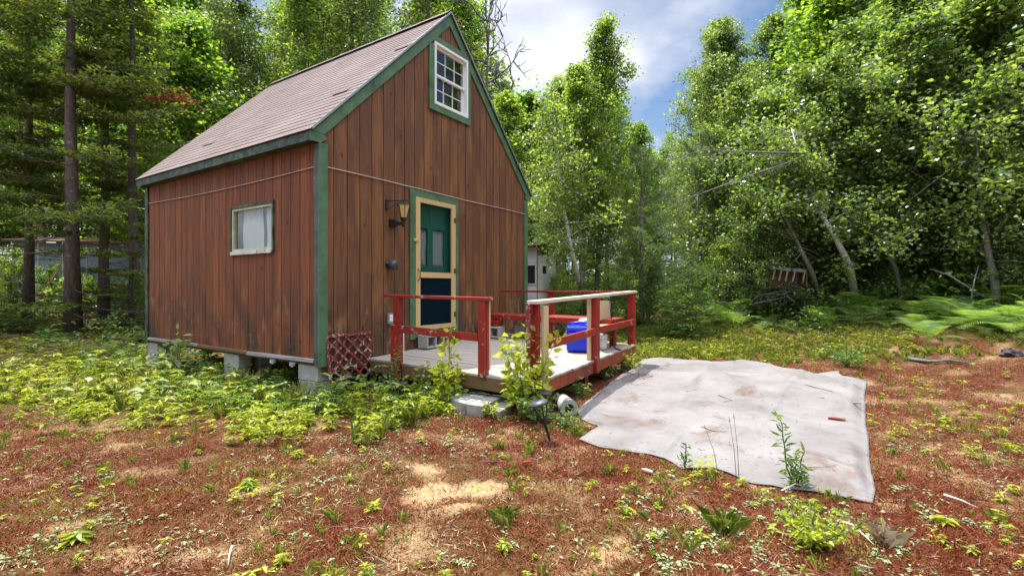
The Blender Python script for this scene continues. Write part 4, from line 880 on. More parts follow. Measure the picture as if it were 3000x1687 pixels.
TREES = [
 # left: tall spruces, hardwoods behind
 ('spruce', 212, 11.8, 13.5, .3, 'thick dark spruce trunk nearest the left side of the cabin clearing'),
 ('spruceb', 302, 13.6, 14, 1.9, 'straight dark spruce in the middle of the left group'),
 ('spruceb', 388, 13.0, 13, 4.1, 'dark spruce trunk closest to the left corner of the cabin'),
 ('spruceb', 78, 13.5, 13, 2.6, 'slender spruce with pale lichen at the far left edge'),
 ('spruce', -40, 12.0, 12, 5.0, 'bushy spruce cut by the left edge of the picture'),
 ('birchb', 130, 20., 13, 1.2, 'light green birch standing behind the front left spruces', 1.1),
 ('birch', 330, 21., 11, 3.3, 'light green birch far behind the left group of trunks', 1.2),
 ('maple', 560, 15.5, 9.2, .6, 'bright yellow green maple rising behind the low left eave'),
 ('aspen', 680, 18., 13.5, 1.0, 'tall hardwood with a bare lower trunk behind the left roof slope'),
 ('maple', 470, 19., 11, 2.2, 'dark green maple between the spruces and the bright maple'),
 ('birchb', 880, 19., 13.8, 2.9, 'leafy tall tree above the middle of the roof slope'),
 ('aspen', 1010, 21., 15.5, 4.4, 'tall leafy tree above the upper roof, left of the dark conifer'),
 ('spruce', 1262, 22., 18.5, .9, 'dark conifer directly behind the roof peak'),
 ('fir', 520, 24., 12, .4, 'dark fir deep behind the left trees'),
 # middle gap
 ('birch', 1470, 17, 7.6, .2, 'bushy light green birch just right of the roof edge', 1.7),
 ('maple', 1560, 20, 8.2, 2.5, 'rounded maple behind the small pale outhouse', 1.25),
 ('birch', 1705, 13.2, 7.0, 1.6, 'pale trunked birch leaning left beside the outhouse', 1.35),
 ('birchb', 1745, 13.8, 8.3, 3.9, 'tallest pale birch in the middle of the picture', 1.15),
 ('aspen', 1640, 24, 10.2, .1, 'tall aspen behind the middle birches', 1.2),
 ('pine', 1880, 12.9, 4.7, .8, 'soft needled pine spreading over the clearing edge'),
 ('pine', 1610, 14.5, 4.4, 2.8, 'dark pine in the shade behind the outhouse'),
 ('pine', 2050, 14.6, 5.2, 4.6, 'feathery grey green pine behind the small young pine'),
 ('firlet', 2010, 11.4, 1.75, .6, 'small young conifer standing alone at the clearing edge'),
 ('fir', 1900, 30, 8.6, 1.4, 'far dark fir under the blue gap in the clouds'),
 ('birch', 1860, 20, 6.4, 5.1, 'low light birch under the gap of sky', 1.5),
 # right
 ('aspen', 2150, 17, 9.1, 2.0, 'tall open crowned aspen right of the sky gap', 1.35),
 ('aspen', 2290, 19, 10.2, .7, 'second open crowned aspen with a dark forked trunk', 1.3),
 ('birchb', 2060, 20., 8.2, 1.2, 'leafy birch behind the feathery pine'),
 ('maple', 2440, 17, 11, 3.3, 'yellow green maple crown at the upper right', 1.2),
 ('alderb', 2500, 12.8, 7.2, .4, 'leaning white barked alder at the right edge of the clearing', 1.25),
 ('alderb', 2690, 13.2, 8.2, 1.3, 'leaning alder with glinting leaves in the right thicket', 1.3),
 ('alderb', 2915, 12.2, 8.4, .9, 'dark trunked alder near the right edge of the picture', 1.3),
 ('alder', 2330, 14.2, 6.2, 2.2, 'bushy alder above the broken crate', 1.3),
 ('alder', 2200, 15, 5.6, .5, 'bushy alder between the pines and the broken crate', 1.3),
 ('alder', 2600, 14.8, 7.8, 3.7, 'dense alder at the middle of the right thicket', 1.3),
 ('alder', 2830, 14.2, 8.4, 4.9, 'dense alder at the right of the thicket', 1.3),
 ('alder', 3080, 11.8, 7.6, 1.8, 'dense alder cut by the right edge of the picture', 1.2),
 ('alder', 2225, 12.2, 3.2, 1.0, 'low alder bush in front of the feathery pine'),
 ('alder', 2395, 13.0, 3.6, 2.7, 'low alder bush behind the broken crate'),
 ('alder', 2570, 13.0, 3.4, 3.9, 'low alder bush between the leaning trunks'),
 ('alder', 3060, 9.6, 3.2, 5.1, 'low alder bush cut by the right edge of the picture'),
 ('aspen', 2620, 17., 14., 4.0, 'tall aspen over the right thicket'),
 ('aspen', 2850, 16., 14.5, 5.5, 'tall aspen at the upper right corner'),
 ('maple', 2760, 20., 13., .2, 'dark maple deep behind the right thicket'),
 ('birchb', 3060, 14., 12.5, 2.4, 'tall birch cut by the right edge of the picture'),
]
for k, px, Y, H, rz, lab, *w in TREES: plant(k, px, Y, H, rz, lab, wide=w[0] if w else 1.12)
# small understorey
for k, px, Y, H, rz, lab in [
 ('shrub', 1650, 12.3, 1.6, .3, 'low leafy shrub at the foot of the leaning birch'), ('shrub', 1800, 12.2, 1.7, 1.3, 'low leafy shrub behind the far corner of the deck'),
 ('shrub', 1900, 12.9, 2.0, 2.3, 'leafy shrub left of the young conifer'), ('shrub', 2120, 13.2, 1.9, 3.3, 'leafy shrub right of the young conifer'), ('shrub', 2420, 12.6, 2.2, 4.3, 'leafy shrub behind the ferns under the leaning alder'),
 ('shrub', 2580, 12.0, 2.4, 5.3, 'leafy shrub among the leaning trunks'), ('shrub', 2760, 11.5, 2.0, .9, 'leafy shrub in the dark hollow of the right thicket'), ('shrub', 2990, 10.6, 2.2, 1.9, 'leafy shrub by the right edge of the picture'),
 ('shrub', 430, 12.2, 1.4, 2.9, 'leafy shrub behind the far left corner of the cabin'), ('shrub', 250, 14.5, 1.2, 3.9, 'leafy shrub between the two middle spruces'), ('shrub', 30, 14.0, 1.8, 4.9, 'leafy shrub at the far left edge'), ('shrub', 140, 16.0, 1.4, 5.9, 'leafy shrub behind the slender spruce'),
 ('firlet', 1720, 12.6, 1.6, 1.1, 'small fir in the shade beside the birch trunks'), ('firlet', 1835, 13.4, 1.9, 2.1, 'small fir under the pine branches')]:
    plant(k, px, Y, H, rz, lab, 'shrub' if k == 'shrub' else 'tree')
# the woods behind, tree by tree
r = np.random.default_rng(5); BK = ['birchb', 'maple', 'aspen', 'fir', 'birch', 'alder', 'spruceb']
n = 0
for Y, px0, px1, stepx in ((25, -300, 3400, 150), (31, -250, 3350, 130), (38, -200, 3300, 120)):
    px = px0
    while px < px1:
        k = BK[int(r.integers(0, len(BK)))]
        gap = 1780 < px < 2080; rg = 2080 <= px < 2380; mid = 1420 < px < 2080
        top = (440 if gap else 280 if mid else 200 if rg else -60) + r.uniform(-40, 60)
        if px < 700 or px > 2380: top = r.uniform(-200, 150)
        if 680 < px < 800 or 1090 < px < 1240: top = r.uniform(120, 300)
        yy = Y + r.uniform(-2.5, 2.5); x = (px - 1500) / FPX * yy; H = EYE + (843 - top) / FPX * yy - float(hgt(x, yy))
        if k == 'alder': k = 'maple' if H > 8 else 'alder'
        plant(k, px + r.uniform(-40, 40), yy, H, r.uniform(0, 6.28), {'fir': 'fir tree massed in the woods behind', 'spruceb': 'spruce tree massed in the woods behind'}.get(k, 'leafy tree massed in the woods behind'), group={'fir': 'firs massed in the woods behind', 'spruceb': 'spruces massed in the woods behind'}.get(k, 'leafy trees massed in the woods behind'))
        px += stepx * r.uniform(.7, 1.3); n += 1
Vs = []; Fs = []; b_ = 0; rr_ = np.random.default_rng(77)
for i in range(47):
    a = R(-180 + 14 + i * 12.7); k = ['maple', 'aspen', 'birchb'][i % 3]; me = [c for c in PROTO[k].children if c.name.startswith('crown')][0].data
    v_ = np.empty(len(me.vertices) * 3, np.float32); me.vertices.foreach_get('co', v_); v_ = v_.reshape(-1, 3); f_ = np.empty(len(me.loops), np.int32); me.loops.foreach_get('vertex_index', f_); f_ = f_.reshape(-1, 6)[::2]
    d = rr_.uniform(13, 17); far = i >= 13
    if far: a = R(28 + (i - 13) * 124 / 33); d = rr_.uniform(40, 48); f_ = f_[::2]
    sc = rr_.uniform(1., 1.3); u_ = np.unique(f_, return_inverse=True); Vs.append(v_[u_[0]] * sc + np.array([d * math.cos(a), d * math.sin(a) * .9 + 2, 1. if far else 0])); Fs.append(u_[1].reshape(f_.shape) + b_); b_ += len(u_[0])
tag(npmesh('woods', np.concatenate(Vs), np.concatenate(Fs), MT['leaf_birch']), kind='stuff')
# bare dead tree behind the roof edge, fallen and dead limbs
def deadtree(seed, H, tr, nb, L0):
    r = np.random.default_rng(seed); mb = MB(); pts = [np.array([.1 * math.sin(i * .9), .06 * i / 8, H * i / 8 - (.1 if i == 0 else 0)]) for i in range(9)]
    mb.tube([Vector(p) for p in pts], [tr * (1 - .9 * i / 8) + .008 for i in range(9)], 8)
    def br(p, d, L, rad, lev):
        bp = [p]; k = 7
        for j in range(k): d = nrm(d + r.normal(size=3) * .22 + np.array([0, 0, .07])); bp.append(bp[-1] + d * L / k)
        mb.tube([Vector(q) for q in bp], [rad * (1 - .8 * j / k) + .003 for j in range(k + 1)], 5, False)
        if lev:
            for q in range(5 if lev == 2 else 4): f = int(r.integers(2, k + 1)); br(bp[f], nrm(d + r.normal(size=3) * .8), L * r.uniform(.3, .6), rad * .5, lev - 1)
    for b in range(nb):
        u = .48 + .5 * (b + r.uniform()) / nb; az = b * 2.4 + r.uniform(); p = np.array([np.interp(u * 8, range(9), np.array(pts)[:, c]) for c in range(3)])
        br(p, np.array([math.cos(az) * .8, math.sin(az) * .8, .5]), L0 * (1.25 - u) * r.uniform(.7, 1.1), tr * .38, 2)
    return mb
x = (1432 - 1500) / FPX * 21; dt = deadtree(31, 13.5, .15, 11, 4.4).build('dead_tree', MT['bark_dead'], smooth=True); dt.location = (x, 21, float(hgt(x, 21))); tag(dt, 'bare dead tree with twisted grey branches right of the roof peak', 'dead tree')
def limb(name, pts, rad, mat, label, cat='branch', twigs=0, seed=0, tl=.5, group=None):
    r = np.random.default_rng(seed); m = MB(); P = [Vector(p) for p in pts]; m.tube(P, [rad * (1 - .75 * i / (len(P) - 1)) for i in range(len(P))], 7)
    for k in range(twigs):
        i = int(r.integers(0, len(P) - 1)); f = r.uniform(); b = P[i].lerp(P[i + 1], f); d = (P[i + 1] - P[i]).normalized() * .6 + Vector(r.normal(size=3)) * .7; L = tl * r.uniform(.3, 1.)
        mid = b + d * L * .5; e = mid + (d + Vector(r.normal(size=3)) * .4) * L * .5; m.tube([b, mid, e], [rad * .3, rad * .2, rad * .08], 4, False)
    return tag(m.build(name, mat, smooth=True), label, cat, group)
limb('dead_branch', [AT(2360, 450, 11.), AT(2200, 446, 10.6), AT(2060, 440, 10.2), AT(1960, 470, 10.0)], .022, MT['bark_dead'], 'bare pale dead branch reaching left from the right thicket', twigs=16, seed=2, tl=1.0)
limb('dead_branch', [AT(2330, 470, 10.9), AT(2180, 520, 10.3), AT(2060, 565, 9.9), AT(1990, 590, 9.7)], .018, MT['bark_dead'], 'lower bare dead branch sloping down left from the right thicket', twigs=14, seed=3, tl=.8)
def leaning(pts, rad, bark, label, seed, nleaf=2600):
    r = np.random.default_rng(seed); P = [Vector(p) for p in pts]; e = P[-1]; d = (P[-1] - P[-2]); P += [e + d * .8 + Vector((0, 0, .3)), e + d * 1.5 + Vector((0, 0, .9))]
    root = empty('leaning_tree', P[0], 0, label=label, cat='leaning tree'); Q = [p - P[0] for p in P]; m = MB(); m.tube(Q, [rad * (1 - .85 * i / (len(Q) - 1)) for i in range(len(Q))], 8); C = []
    for k in range(26):
        f = r.uniform(1.6, len(Q) - 1.02); i = int(f); b = Q[i].lerp(Q[i + 1], f - i); dd = Vector(r.normal(size=3)); dd.z = dd.z * .5 + .15; L = r.uniform(.4, 1.2); mid = b + dd.normalized() * L * .5; en = mid + (dd.normalized() + Vector(r.normal(size=3)) * .35) * L * .5; m.tube([b, mid, en], [.014, .008, .003], 4, False)
        if f > 2.1: C += [np.array(mid), np.array(en), np.array((mid + en) / 2)]
    m.build('trunk', bark, root, True); C = np.array(C); pp = np.repeat(C, nleaf // len(C), 0) + r.normal(size=(len(C) * (nleaf // len(C)), 3)) * .17; V, F = leafcloud(pp, .09, r, .5, .75, True); npmesh('crown', V, F, MT['leaf_alder'], root)
leaning([G(2512, 905) - Vector((0, 0, .1)), AT(2490, 780, 10.9), AT(2450, 700, 11.), AT(2395, 610, 11.3)], .085, MT['bark_birch'], 'white leaning birch trunk in the right thicket', 4)
leaning([G(2420, 915) - Vector((0, 0, .1)), AT(2380, 800, 11.2), AT(2330, 700, 11.3), AT(2290, 610, 11.5)], .06, MT['bark_grey'], 'grey leaning trunk beside the broken crate', 5)
leaning([G(2650, 910) - Vector((0, 0, .1)), AT(2625, 790, 11.), AT(2580, 700, 11.2), AT(2530, 620, 11.6)], .055, MT['bark_grey'], 'thin dark trunk leaning left among the ferns', 6)
leaning([G(2922, 925) - Vector((0, 0, .1)), AT(2915, 830, 9.6), AT(2895, 740, 9.7), AT(2880, 640, 9.9)], .085, MT['bark_grey'], 'thick dark trunk rising from the ferns at the right', 7)
leaning([G(1712, 930), AT(1690, 800, 12.2), AT(1668, 700, 12.2), AT(1650, 600, 12.2)], .07, MT['bark_birch'], 'pale birch stem leaning left behind the railing', 8, 3600)
db = empty('dead_branch', AT(600, 330, 13.2), 0, label='branch of dead red brown leaves hanging before the bright maple', cat='branch')
o_ = AT(600, 330, 13.2); r = np.random.default_rng(55); bp_ = [AT(600, 330, 13.2), AT(570, 296, 13.), AT(520, 284, 12.8), AT(470, 288, 12.6), AT(425, 300, 12.5)]; m = MB(); m.tube([p - o_ for p in bp_], [.02, .016, .012, .008, .004], 6); m.build('limb', MT['bark_grey'], db)
C = np.array([np.array((bp_[1 + int(k)] - o_).lerp(bp_[2 + int(k)] - o_, k % 1)) for k in r.uniform(0, 2.99, 260)]) + r.normal(size=(260, 3)) * [.14, .16, .08]; V, F = leafcloud(C, .085, r, .4, .6, True); npmesh('leaves', V, F, MT['leaf_red'], db)
limb('fallen_branch', [AT(2770, 800, 9.6), AT(2850, 850, 9.6), AT(2900, 880, 9.5)], .02, MT['bark_dead'], 'pale broken branch crossed in the dark of the thicket', twigs=5, seed=9, tl=.5)
limb('fallen_branch', [AT(2845, 880, 9.4), AT(2855, 820, 9.5), AT(2868, 775, 9.6)], .018, MT['bark_dead'], 'upright bare stick in the dark of the thicket', twigs=4, seed=10, tl=.4)
limb('fallen_log', [G(2660, 1056) + Vector((0, 0, .03)), G(2720, 1066) + Vector((0, 0, .04)), G(2780, 1064) + Vector((0, 0, .05)), G(2850, 1070) + Vector((0, 0, .03))], .035, MT['bark_dead'], 'grey fallen branch lying on the bare path at the right', twigs=8, seed=11, tl=.3)
for i, (px, py) in enumerate(((345, 1010), (420, 1045), (120, 1040))): limb('fallen_branch', [G(px, py) + Vector((0, 0, .06)), G(px + 40, py + 12) + Vector((0, 0, .10)), G(px + 90, py + 22) + Vector((0, 0, .05))], .014, MT['bark_dead'], ['grey broken branch on the moss before the thick spruce', 'grey broken branch on the moss near the fern', 'grey broken branch at the far left under the spruces'][i], twigs=9, seed=20 + i, tl=.4)

# ------------------------------------------------------------------ outhouse, shed, broken crate, rock
oh = empty('outhouse', (.62, 12.2, float(hgt(.62, 12.2))), R(-17), label='small pale wooden outhouse with rusty roof behind the cabin', cat='outhouse')
m = MB(); m.box((-1.15, -.02, 0), (-.37, .0, 2.25)); m.box((-.04, -.02, 0), (.0, .0, 2.25)); m.box((-.37, -.02, 0), (-.04, .0, 1.35)); m.box((-.37, -.02, 1.80), (-.04, .0, 2.25)); m.box((-1.15, .0, 0), (-1.13, 1.2, 2.1)); m.box((-1.13, 1.18, 0), (.0, 1.2, 2.2)); m.build('wall', MT['palewood'], oh)
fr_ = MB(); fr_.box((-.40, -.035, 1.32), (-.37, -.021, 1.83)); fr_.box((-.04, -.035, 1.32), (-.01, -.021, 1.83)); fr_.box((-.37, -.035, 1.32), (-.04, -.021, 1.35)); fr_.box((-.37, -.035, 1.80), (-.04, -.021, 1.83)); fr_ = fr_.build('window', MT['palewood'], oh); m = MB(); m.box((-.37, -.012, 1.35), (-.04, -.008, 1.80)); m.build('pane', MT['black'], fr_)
m = MB(); m.box((-.02, .0, 0), (.0, .08, 2.2)); m.box((-.02, 1.05, 0), (.0, 1.18, 2.2)); m.box((-.02, .08, 2.08), (.0, 1.05, 2.2)); m.build('door_frame', MT['grey_wood'], oh)
dd = empty('door', (0, .07, 0)); dd.parent = oh; dd.rotation_euler = (0, 0, R(-16))
m = MB(); m.box((0, 0, .05), (.03, .20, 2.06)); m.box((0, .42, .05), (.03, .9, 2.06)); m.box((0, .20, .05), (.03, .42, 1.60)); m.box((0, .20, 1.80), (.03, .42, 2.06)); dd2 = m.build('door', MT['door_white'], oh); dd2.location = (0.005, .07, 0); dd2.rotation_euler = (0, 0, R(-16)); bpy.data.objects.remove(dd)
m = MB(); m.tube([(.03, .8, 1.0), (.07, .8, 1.0)], .018, 8); m.build('handle', MT['brass'], dd2)
m = MB(); m.add([(-1.3, -.18, 2.22), (.16, -.18, 2.30), (.16, 1.35, 2.45), (-1.3, 1.35, 2.37), (-1.3, -.18, 2.25), (.16, -.18, 2.33), (.16, 1.35, 2.48), (-1.3, 1.35, 2.40)], [(0,3,2,1),(4,5,6,7),(0,1,5,4),(1,2,6,5),(2,3,7,6),(3,0,4,7)]); m.build('roof', MT['rust'], oh)
x = -14.2; y = 17.2; sh = empty('shed', (x, y, float(hgt(x, y)) - .15), R(20), label='pale grey shed wall half hidden behind the spruce trunks', cat='shed')
m = MB(); m.box((-2.6, 0, 0), (2.7, .03, 2.35)); m.box((2.67, .03, 0), (2.7, 3., 2.35)); m.box((-2.6, .03, 0), (-2.57, 3., 2.35)); m.box((-2.57, 2.97, 0), (2.67, 3., 2.35)); m.build('wall', m_plain('pale grey panel', (.19, .22, .27), .6, .1, 2), sh)
m = MB(); m.add([(-2.8, -.2, 2.36), (2.9, -.2, 2.36), (2.9, 3.2, 2.75), (-2.8, 3.2, 2.75), (-2.8, -.2, 2.42), (2.9, -.2, 2.42), (2.9, 3.2, 2.81), (-2.8, 3.2, 2.81)], [(0,3,2,1),(4,5,6,7),(0,1,5,4),(1,2,6,5),(2,3,7,6),(3,0,4,7)]); m.build('roof', MT['brown_rim'], sh)
m = MB()
for k in range(9): m.box((-2.6 + k * .66, -.012, .02), (-2.57 + k * .66, -.0005, 2.33))
m.build('batten', MT['steel'], sh)
for i in range(6): pts = [Vector((x + .8 * i - 4.6, y - 1.6 - .1 * i, float(hgt(x, y)) - .1)), Vector((x + .8 * i - 4.5, y - 1.2, float(hgt(x, y)) + 1.5))]; limb('leaning_pole', pts, .035, MT['leaf_red'] if i % 2 else MT['bark_spruce'], 'dark pole leaning on the pale shed behind the spruces', 'pole', group='poles leaning on the shed')
cb = AT(2268, 826, 11.3); cr_ = empty('crate', cb, 0, label='broken wooden slatted crate tipped up behind the ferns', cat='crate'); cr_.scale = (.82, .82, .82)
m = MB(); m.add([(0, 0, .36), (.46, 0, .30), (.50, .35, .36), (.02, .35, .42), (0, 0, .43), (.46, 0, .37), (.50, .35, .43), (.02, .35, .49)], [(0,3,2,1),(4,5,6,7),(0,1,5,4),(1,2,6,5),(2,3,7,6),(3,0,4,7)]); m.build('board', MT['grey_wood'], cr_)
m = MB(); m.add([(.54, 0, .30), (.93, 0, .27), (.95, .35, .33), (.55, .35, .36), (.54, 0, .36), (.93, 0, .33), (.95, .35, .39), (.55, .35, .42)], [(0,3,2,1),(4,5,6,7),(0,1,5,4),(1,2,6,5),(2,3,7,6),(3,0,4,7)]); m.build('board', MT['grey_wood'], cr_)
for xs in (.02, .2, .38, .58, .86): m = MB(); m.bar((xs, -.01, .34 - .06 * xs), (xs - .10, -.07, .06 - .10 * xs), .035, .02); m.build('slat', MT['grey_wood'], cr_)
m = MB(); m.box((.02, .3, -.12), (.93, .34, .30)); m.box((.90, .0, -.12), (.94, .29, .26)); m.build('back_board', MT['brown_rim'], cr_)
for i in range(9): a = R(i * 77 + 20); limb('brush_stick', [cb + Vector((.4 - .8 * math.cos(a), .25 - .2 * math.sin(a), -.50 + .04 * i)), cb + Vector((.4, .25, -.36 + .035 * i)), cb + Vector((.4 + .7 * math.cos(a), .25 + .3 * math.sin(a), -.34 + .03 * i))], .022, MT['bark_dead'], 'dead stick in the brush heap under the broken crate', 'stick', 5, 40 + i, .5, 'sticks under the crate')
b = G(2960, 1042); V = []; F = []
for j in range(9):
    for i in range(14):
        a = 2 * math.pi * i / 14; p = math.pi * j / 8; k = 1 + .25 * math.sin(3 * a + j) + .12 * math.sin(5 * a - 2 * j)
        V.append((.19 * k * math.sin(p) * math.cos(a), .14 * k * math.sin(p) * math.sin(a), .10 * math.cos(p) * k + .03))
for j in range(8):
    for i in range(14): F.append((j*14+i, j*14+(i+1) % 14, (j+1)*14+(i+1) % 14, (j+1)*14+i))
m = MB(); m.add(V, F); o = m.build('rock', m_plain('dark stone', (.055, .05, .055), .85, .3, 8, .3, .6)); o.location = b; o.scale = (.75, .75, .75); tag(o, 'dark rock beside the bare path at the right edge', 'rock')

# ------------------------------------------------------------------ ground cover and small plants
def sample(x0, x1, y0, y1, per_m2, dens, seed, falloff=None, clear_house=.03, skip_tarp=True, view=True):
    r = np.random.default_rng(seed); n = int((x1 - x0) * (y1 - y0) * per_m2); x = r.uniform(x0, x1, n); y = r.uniform(y0, y1, n)
    k = np.ones(n, bool)
    if view: k = np.abs(x) < 1.12 * y + .5
    x, y = x[k], y[k]; w = dens(x, y)
    if falloff: w = w * np.minimum(1, (falloff / np.hypot(x, y)) ** 1.6)
    k = r.uniform(size=len(x)) < w; x, y = x[k], y[k]
    k = house_d(x, y) > clear_house
    if skip_tarp: k &= ~in_poly(x, y, TARP_POLY)
    for sx, sy in ((-.55, 5.85), (-.3, 5.6)): k &= np.hypot(x - sx, y - sy) > .32
    return x[k], y[k], r
def scatter(name, protos, x, y, r, smin, smax, mat, label=None, tilt=.18, zoff=0., kind='stuff', szf=None):
    """many copies of small plants merged into one mesh"""
    Vs = []; Fs = []; b = 0; z = hgt(x, y) + zoff; idx = r.integers(0, len(protos), len(x))
    for pi, (PV, PF) in enumerate(protos):
        s = idx == pi; n = int(s.sum())
        if not n: continue
        a = r.uniform(0, 6.283, n); sc = r.uniform(smin, smax, n) * (szf(x[s], y[s]) if szf else 1); ca_, sa = np.cos(a) * sc, np.sin(a) * sc; tx = r.normal(size=n) * tilt; ty = r.normal(size=n) * tilt
        X = PV[None, :, 0] * ca_[:, None] - PV[None, :, 1] * sa[:, None]; Y = PV[None, :, 0] * sa[:, None] + PV[None, :, 1] * ca_[:, None]; Z = PV[None, :, 2] * sc[:, None]
        V = np.stack([X + Z * tx[:, None] + x[s][:, None], Y + Z * ty[:, None] + y[s][:, None], Z + z[s][:, None]], -1).reshape(-1, 3)
        F = (PF[None] + (np.arange(n) * len(PV))[:, None, None]).reshape(-1, PF.shape[1]); Vs.append(V); Fs.append(F + b); b += len(V)
    o = npmesh(name, np.concatenate(Vs), np.concatenate(Fs), mat); tag(o, label, None, None, kind); return o
def whorl(seed, tiers=2, nl=6, L=.06, h=.12, narrow=.5, rise=.25):
    r = np.random.default_rng(seed); P = []; D = []; S = []
    for t in range(tiers):
        z = h * (t + 1) / tiers
        for k in range(nl): a = 2*math.pi*k/nl + t*.5 + r.uniform(-.2, .2); P.append((0, 0, z)); D.append((math.cos(a), math.sin(a), rise + r.uniform(-.25, .25))); S.append(L * (1.15 - .3 * t / max(tiers, 1)))
    P = np.array(P, float) + r.normal(size=(len(P), 3)) * .004; D = np.array(D) * 4; V, F = leafcloud(P, np.array(S), r, .85, narrow, True, D, .1)
    st = np.array([[-.002, 0, -.02], [.002, 0, -.02], [.0015, .001, h], [-.0015, .001, h], [0, 0.001, h], [0, 0, -.02]]); return np.r_[V, st], np.r_[F, [[len(V) + i for i in (0, 1, 2, 4, 3, 5)]]]
def rosette(seed, nl=9, L=.035, narrow=.55):
    r = np.random.default_rng(seed); D = []
    for k in range(nl): a = 2.4 * k; D.append((math.cos(a), math.sin(a), .2 + .5 * k / nl))
    return leafcloud(np.tile([[0, 0, .004]], (nl, 1)) + r.normal(size=(nl, 3)) * .008, L, r, .8, narrow, True, np.array(D) * 4, 0)
def tuft(seed, n=14, h=.16, w=.004, spread=.6, base=.02):
    r = np.random.default_rng(seed); V = []; F = []
    for k in range(n):
        a = r.uniform(0, 6.283); d = np.array([math.cos(a), math.sin(a), 0]); hh = h * r.uniform(.5, 1.1); s = spread * r.uniform(.2, 1); b = np.array([r.normal(), r.normal(), 0]) * base * .6; p = np.array([-d[1], d[0], 0]) * w
        m1 = b + d * s * hh * .35 + np.array([0, 0, hh * .6]); e = b + d * s * hh + np.array([0, 0, hh * (1 - .35 * s)])
        i = len(V); V += [b - p, b + p, m1 + p * .8, e, m1 - p * .8]; F.append([i, i+1, i+2, i+3, i+4])
    return np.array(V), np.array(F)
def frond(L, r, az, el, npin=24, wid=.36, x0=(0, 0, 0)):
    V = []; F = []; p = np.array(x0, float); d = np.array([math.cos(az) * math.cos(el), math.sin(az) * math.cos(el), math.sin(el)]); pts = [p.copy()]; ds = [d.copy()]; k = 22
    for j in range(k): d = nrm(d + np.array([0, 0, -.055 - .002 * j])); p = p + d * L / k; pts.append(p.copy()); ds.append(d.copy())
    pts = np.array(pts); ds = np.array(ds)
    side = nrm(np.cross(ds, [0, 0, 1.]))
    for q in range(npin):
        f = .22 + .76 * q / npin; i = min(int(f * k), k - 1); c = pts[i] + (pts[i+1] - pts[i]) * (f * k - i); pl = wid * L * math.sin(min(1, (f - .1) / .35) * 1.4) * (1 - f) ** .72 * 1.35 + .012; pw = L * .76 / npin * .40
        for sg in (-1, 1):
            dr = nrm(side[i] * sg + ds[i] * .42 + np.array([0, 0, -.12])); nseg = 3
            a = c; t = ds[i]
            V += [a - t * pw * .5, a + dr * pl * .45 - t * pw * .62, a + dr * pl, a + dr * pl * .45 + t * pw * .62, a + t * pw * .5]; b = len(V) - 5; F.append([b, b+1, b+2, b+3, b+4])
    for j in range(0, k, 2):
        w = .003 * (1 - j / k) + .001; b = len(V); V += [pts[j] - side[j] * w, pts[j] + side[j] * w, pts[min(j+2, k)] + side[j] * w * .8, pts[min(j+2, k)], pts[min(j+2, k)] - side[j] * w * .8]; F.append([b, b+1, b+2, b+3, b+4])
    return np.array(V), np.array(F)
def fern(seed, n=6, L=.6, el=.9, wid=.36):
    r = np.random.default_rng(seed); Vs = []; Fs = []; b = 0
    for k in range(n):
        V, F = frond(L * r.uniform(.75, 1.15), r, 6.283 * k / n + r.uniform(-.3, .3), el * r.uniform(.6, 1.15), 24, wid); Vs.append(V); Fs.append(F + b); b += len(V)
    return np.concatenate(Vs), np.concatenate(Fs)
# moss sprigs over the near clearing
def tri_blades(x, y, r, hmin, hmax, w, lean, zoff=-.004):
    n = len(x); z = hgt(x, y) + zoff; a = r.uniform(0, 6.283, n); h = r.uniform(hmin, hmax, n); l = r.normal(size=(n, 2)) * lean * h[:, None]; p = np.stack([np.cos(a), np.sin(a)], -1) * (w * r.uniform(.6, 1.4, n))[:, None]
    V = np.zeros((n, 3, 3)); V[:, 0, :2] = np.stack([x, y], -1) - p; V[:, 1, :2] = np.stack([x, y], -1) + p; V[:, 0, 2] = V[:, 1, 2] = z; V[:, 2, :2] = np.stack([x, y], -1) + l; V[:, 2, 2] = z + h
    return V.reshape(-1, 3), np.arange(3 * n).reshape(n, 3)
mossd = lambda x, y: (1 - .85 * sand(x, y)) * (1 - .55 * np.minimum(1, greenz(x, y) * 1.6)) * (.55 + .70 * sstep(.34, .62, fbm(x, y, 1.1, 71) * .6 + fbm(x, y, 5, 72, 3) * .4)) * (1 - floorz(x, y))
x, y, r = sample(-7.5, 8.5, 1.7, 8.5, 17000, mossd, 101, 3.4)
V, F = tri_blades(x, y, r, .008, .036, .0034, 1.1); tag(npmesh('moss', V, F, MT['moss']), kind='stuff')
x, y, r = sample(-9, 11, 1.7, 12, 1300, lambda x, y: (1 - .8 * sand(x, y)) * (.06 + .94 * sstep(.46, .66, fbm(x, y, .8, 75) * .6 + fbm(x, y, 3, 76, 2) * .4)), 102, 2.8)
V, F = tri_blades(x, y, r, .004, .012, .0028, 4.2, .006); tag(npmesh('litter', V, F, MT['straw']), kind='stuff')
x, y, r = sample(-8, 9, 1.8, 12, 26, lambda x, y: .25 + .75 * sstep(.45, .62, fbm(x, y, 1.3, 401)), 401, 4.)
V, F = leafcloud(np.stack([x, y, hgt(x, y) + .012], -1), .038, r, .8, .6, True); tag(npmesh('fallen_leaves', V, F, m_leaf('fallen leaves', [(.07, .03, .015), (.16, .08, .035), (.30, .19, .10), (.46, .38, .27)], .1, .75, .15, 1.6, 1.1)), kind='stuff')
x, y, r = sample(-8, 9, 1.8, 12, 22, lambda x, y: .4 + .6 * sstep(.45, .62, fbm(x, y, 1.1, 402)), 402, 4.)
V, F = tri_blades(x, y, r, .006, .02, .0028, 9., .010); tag(npmesh('twig_litter', V, F, MT['bark_dead']), kind='stuff')
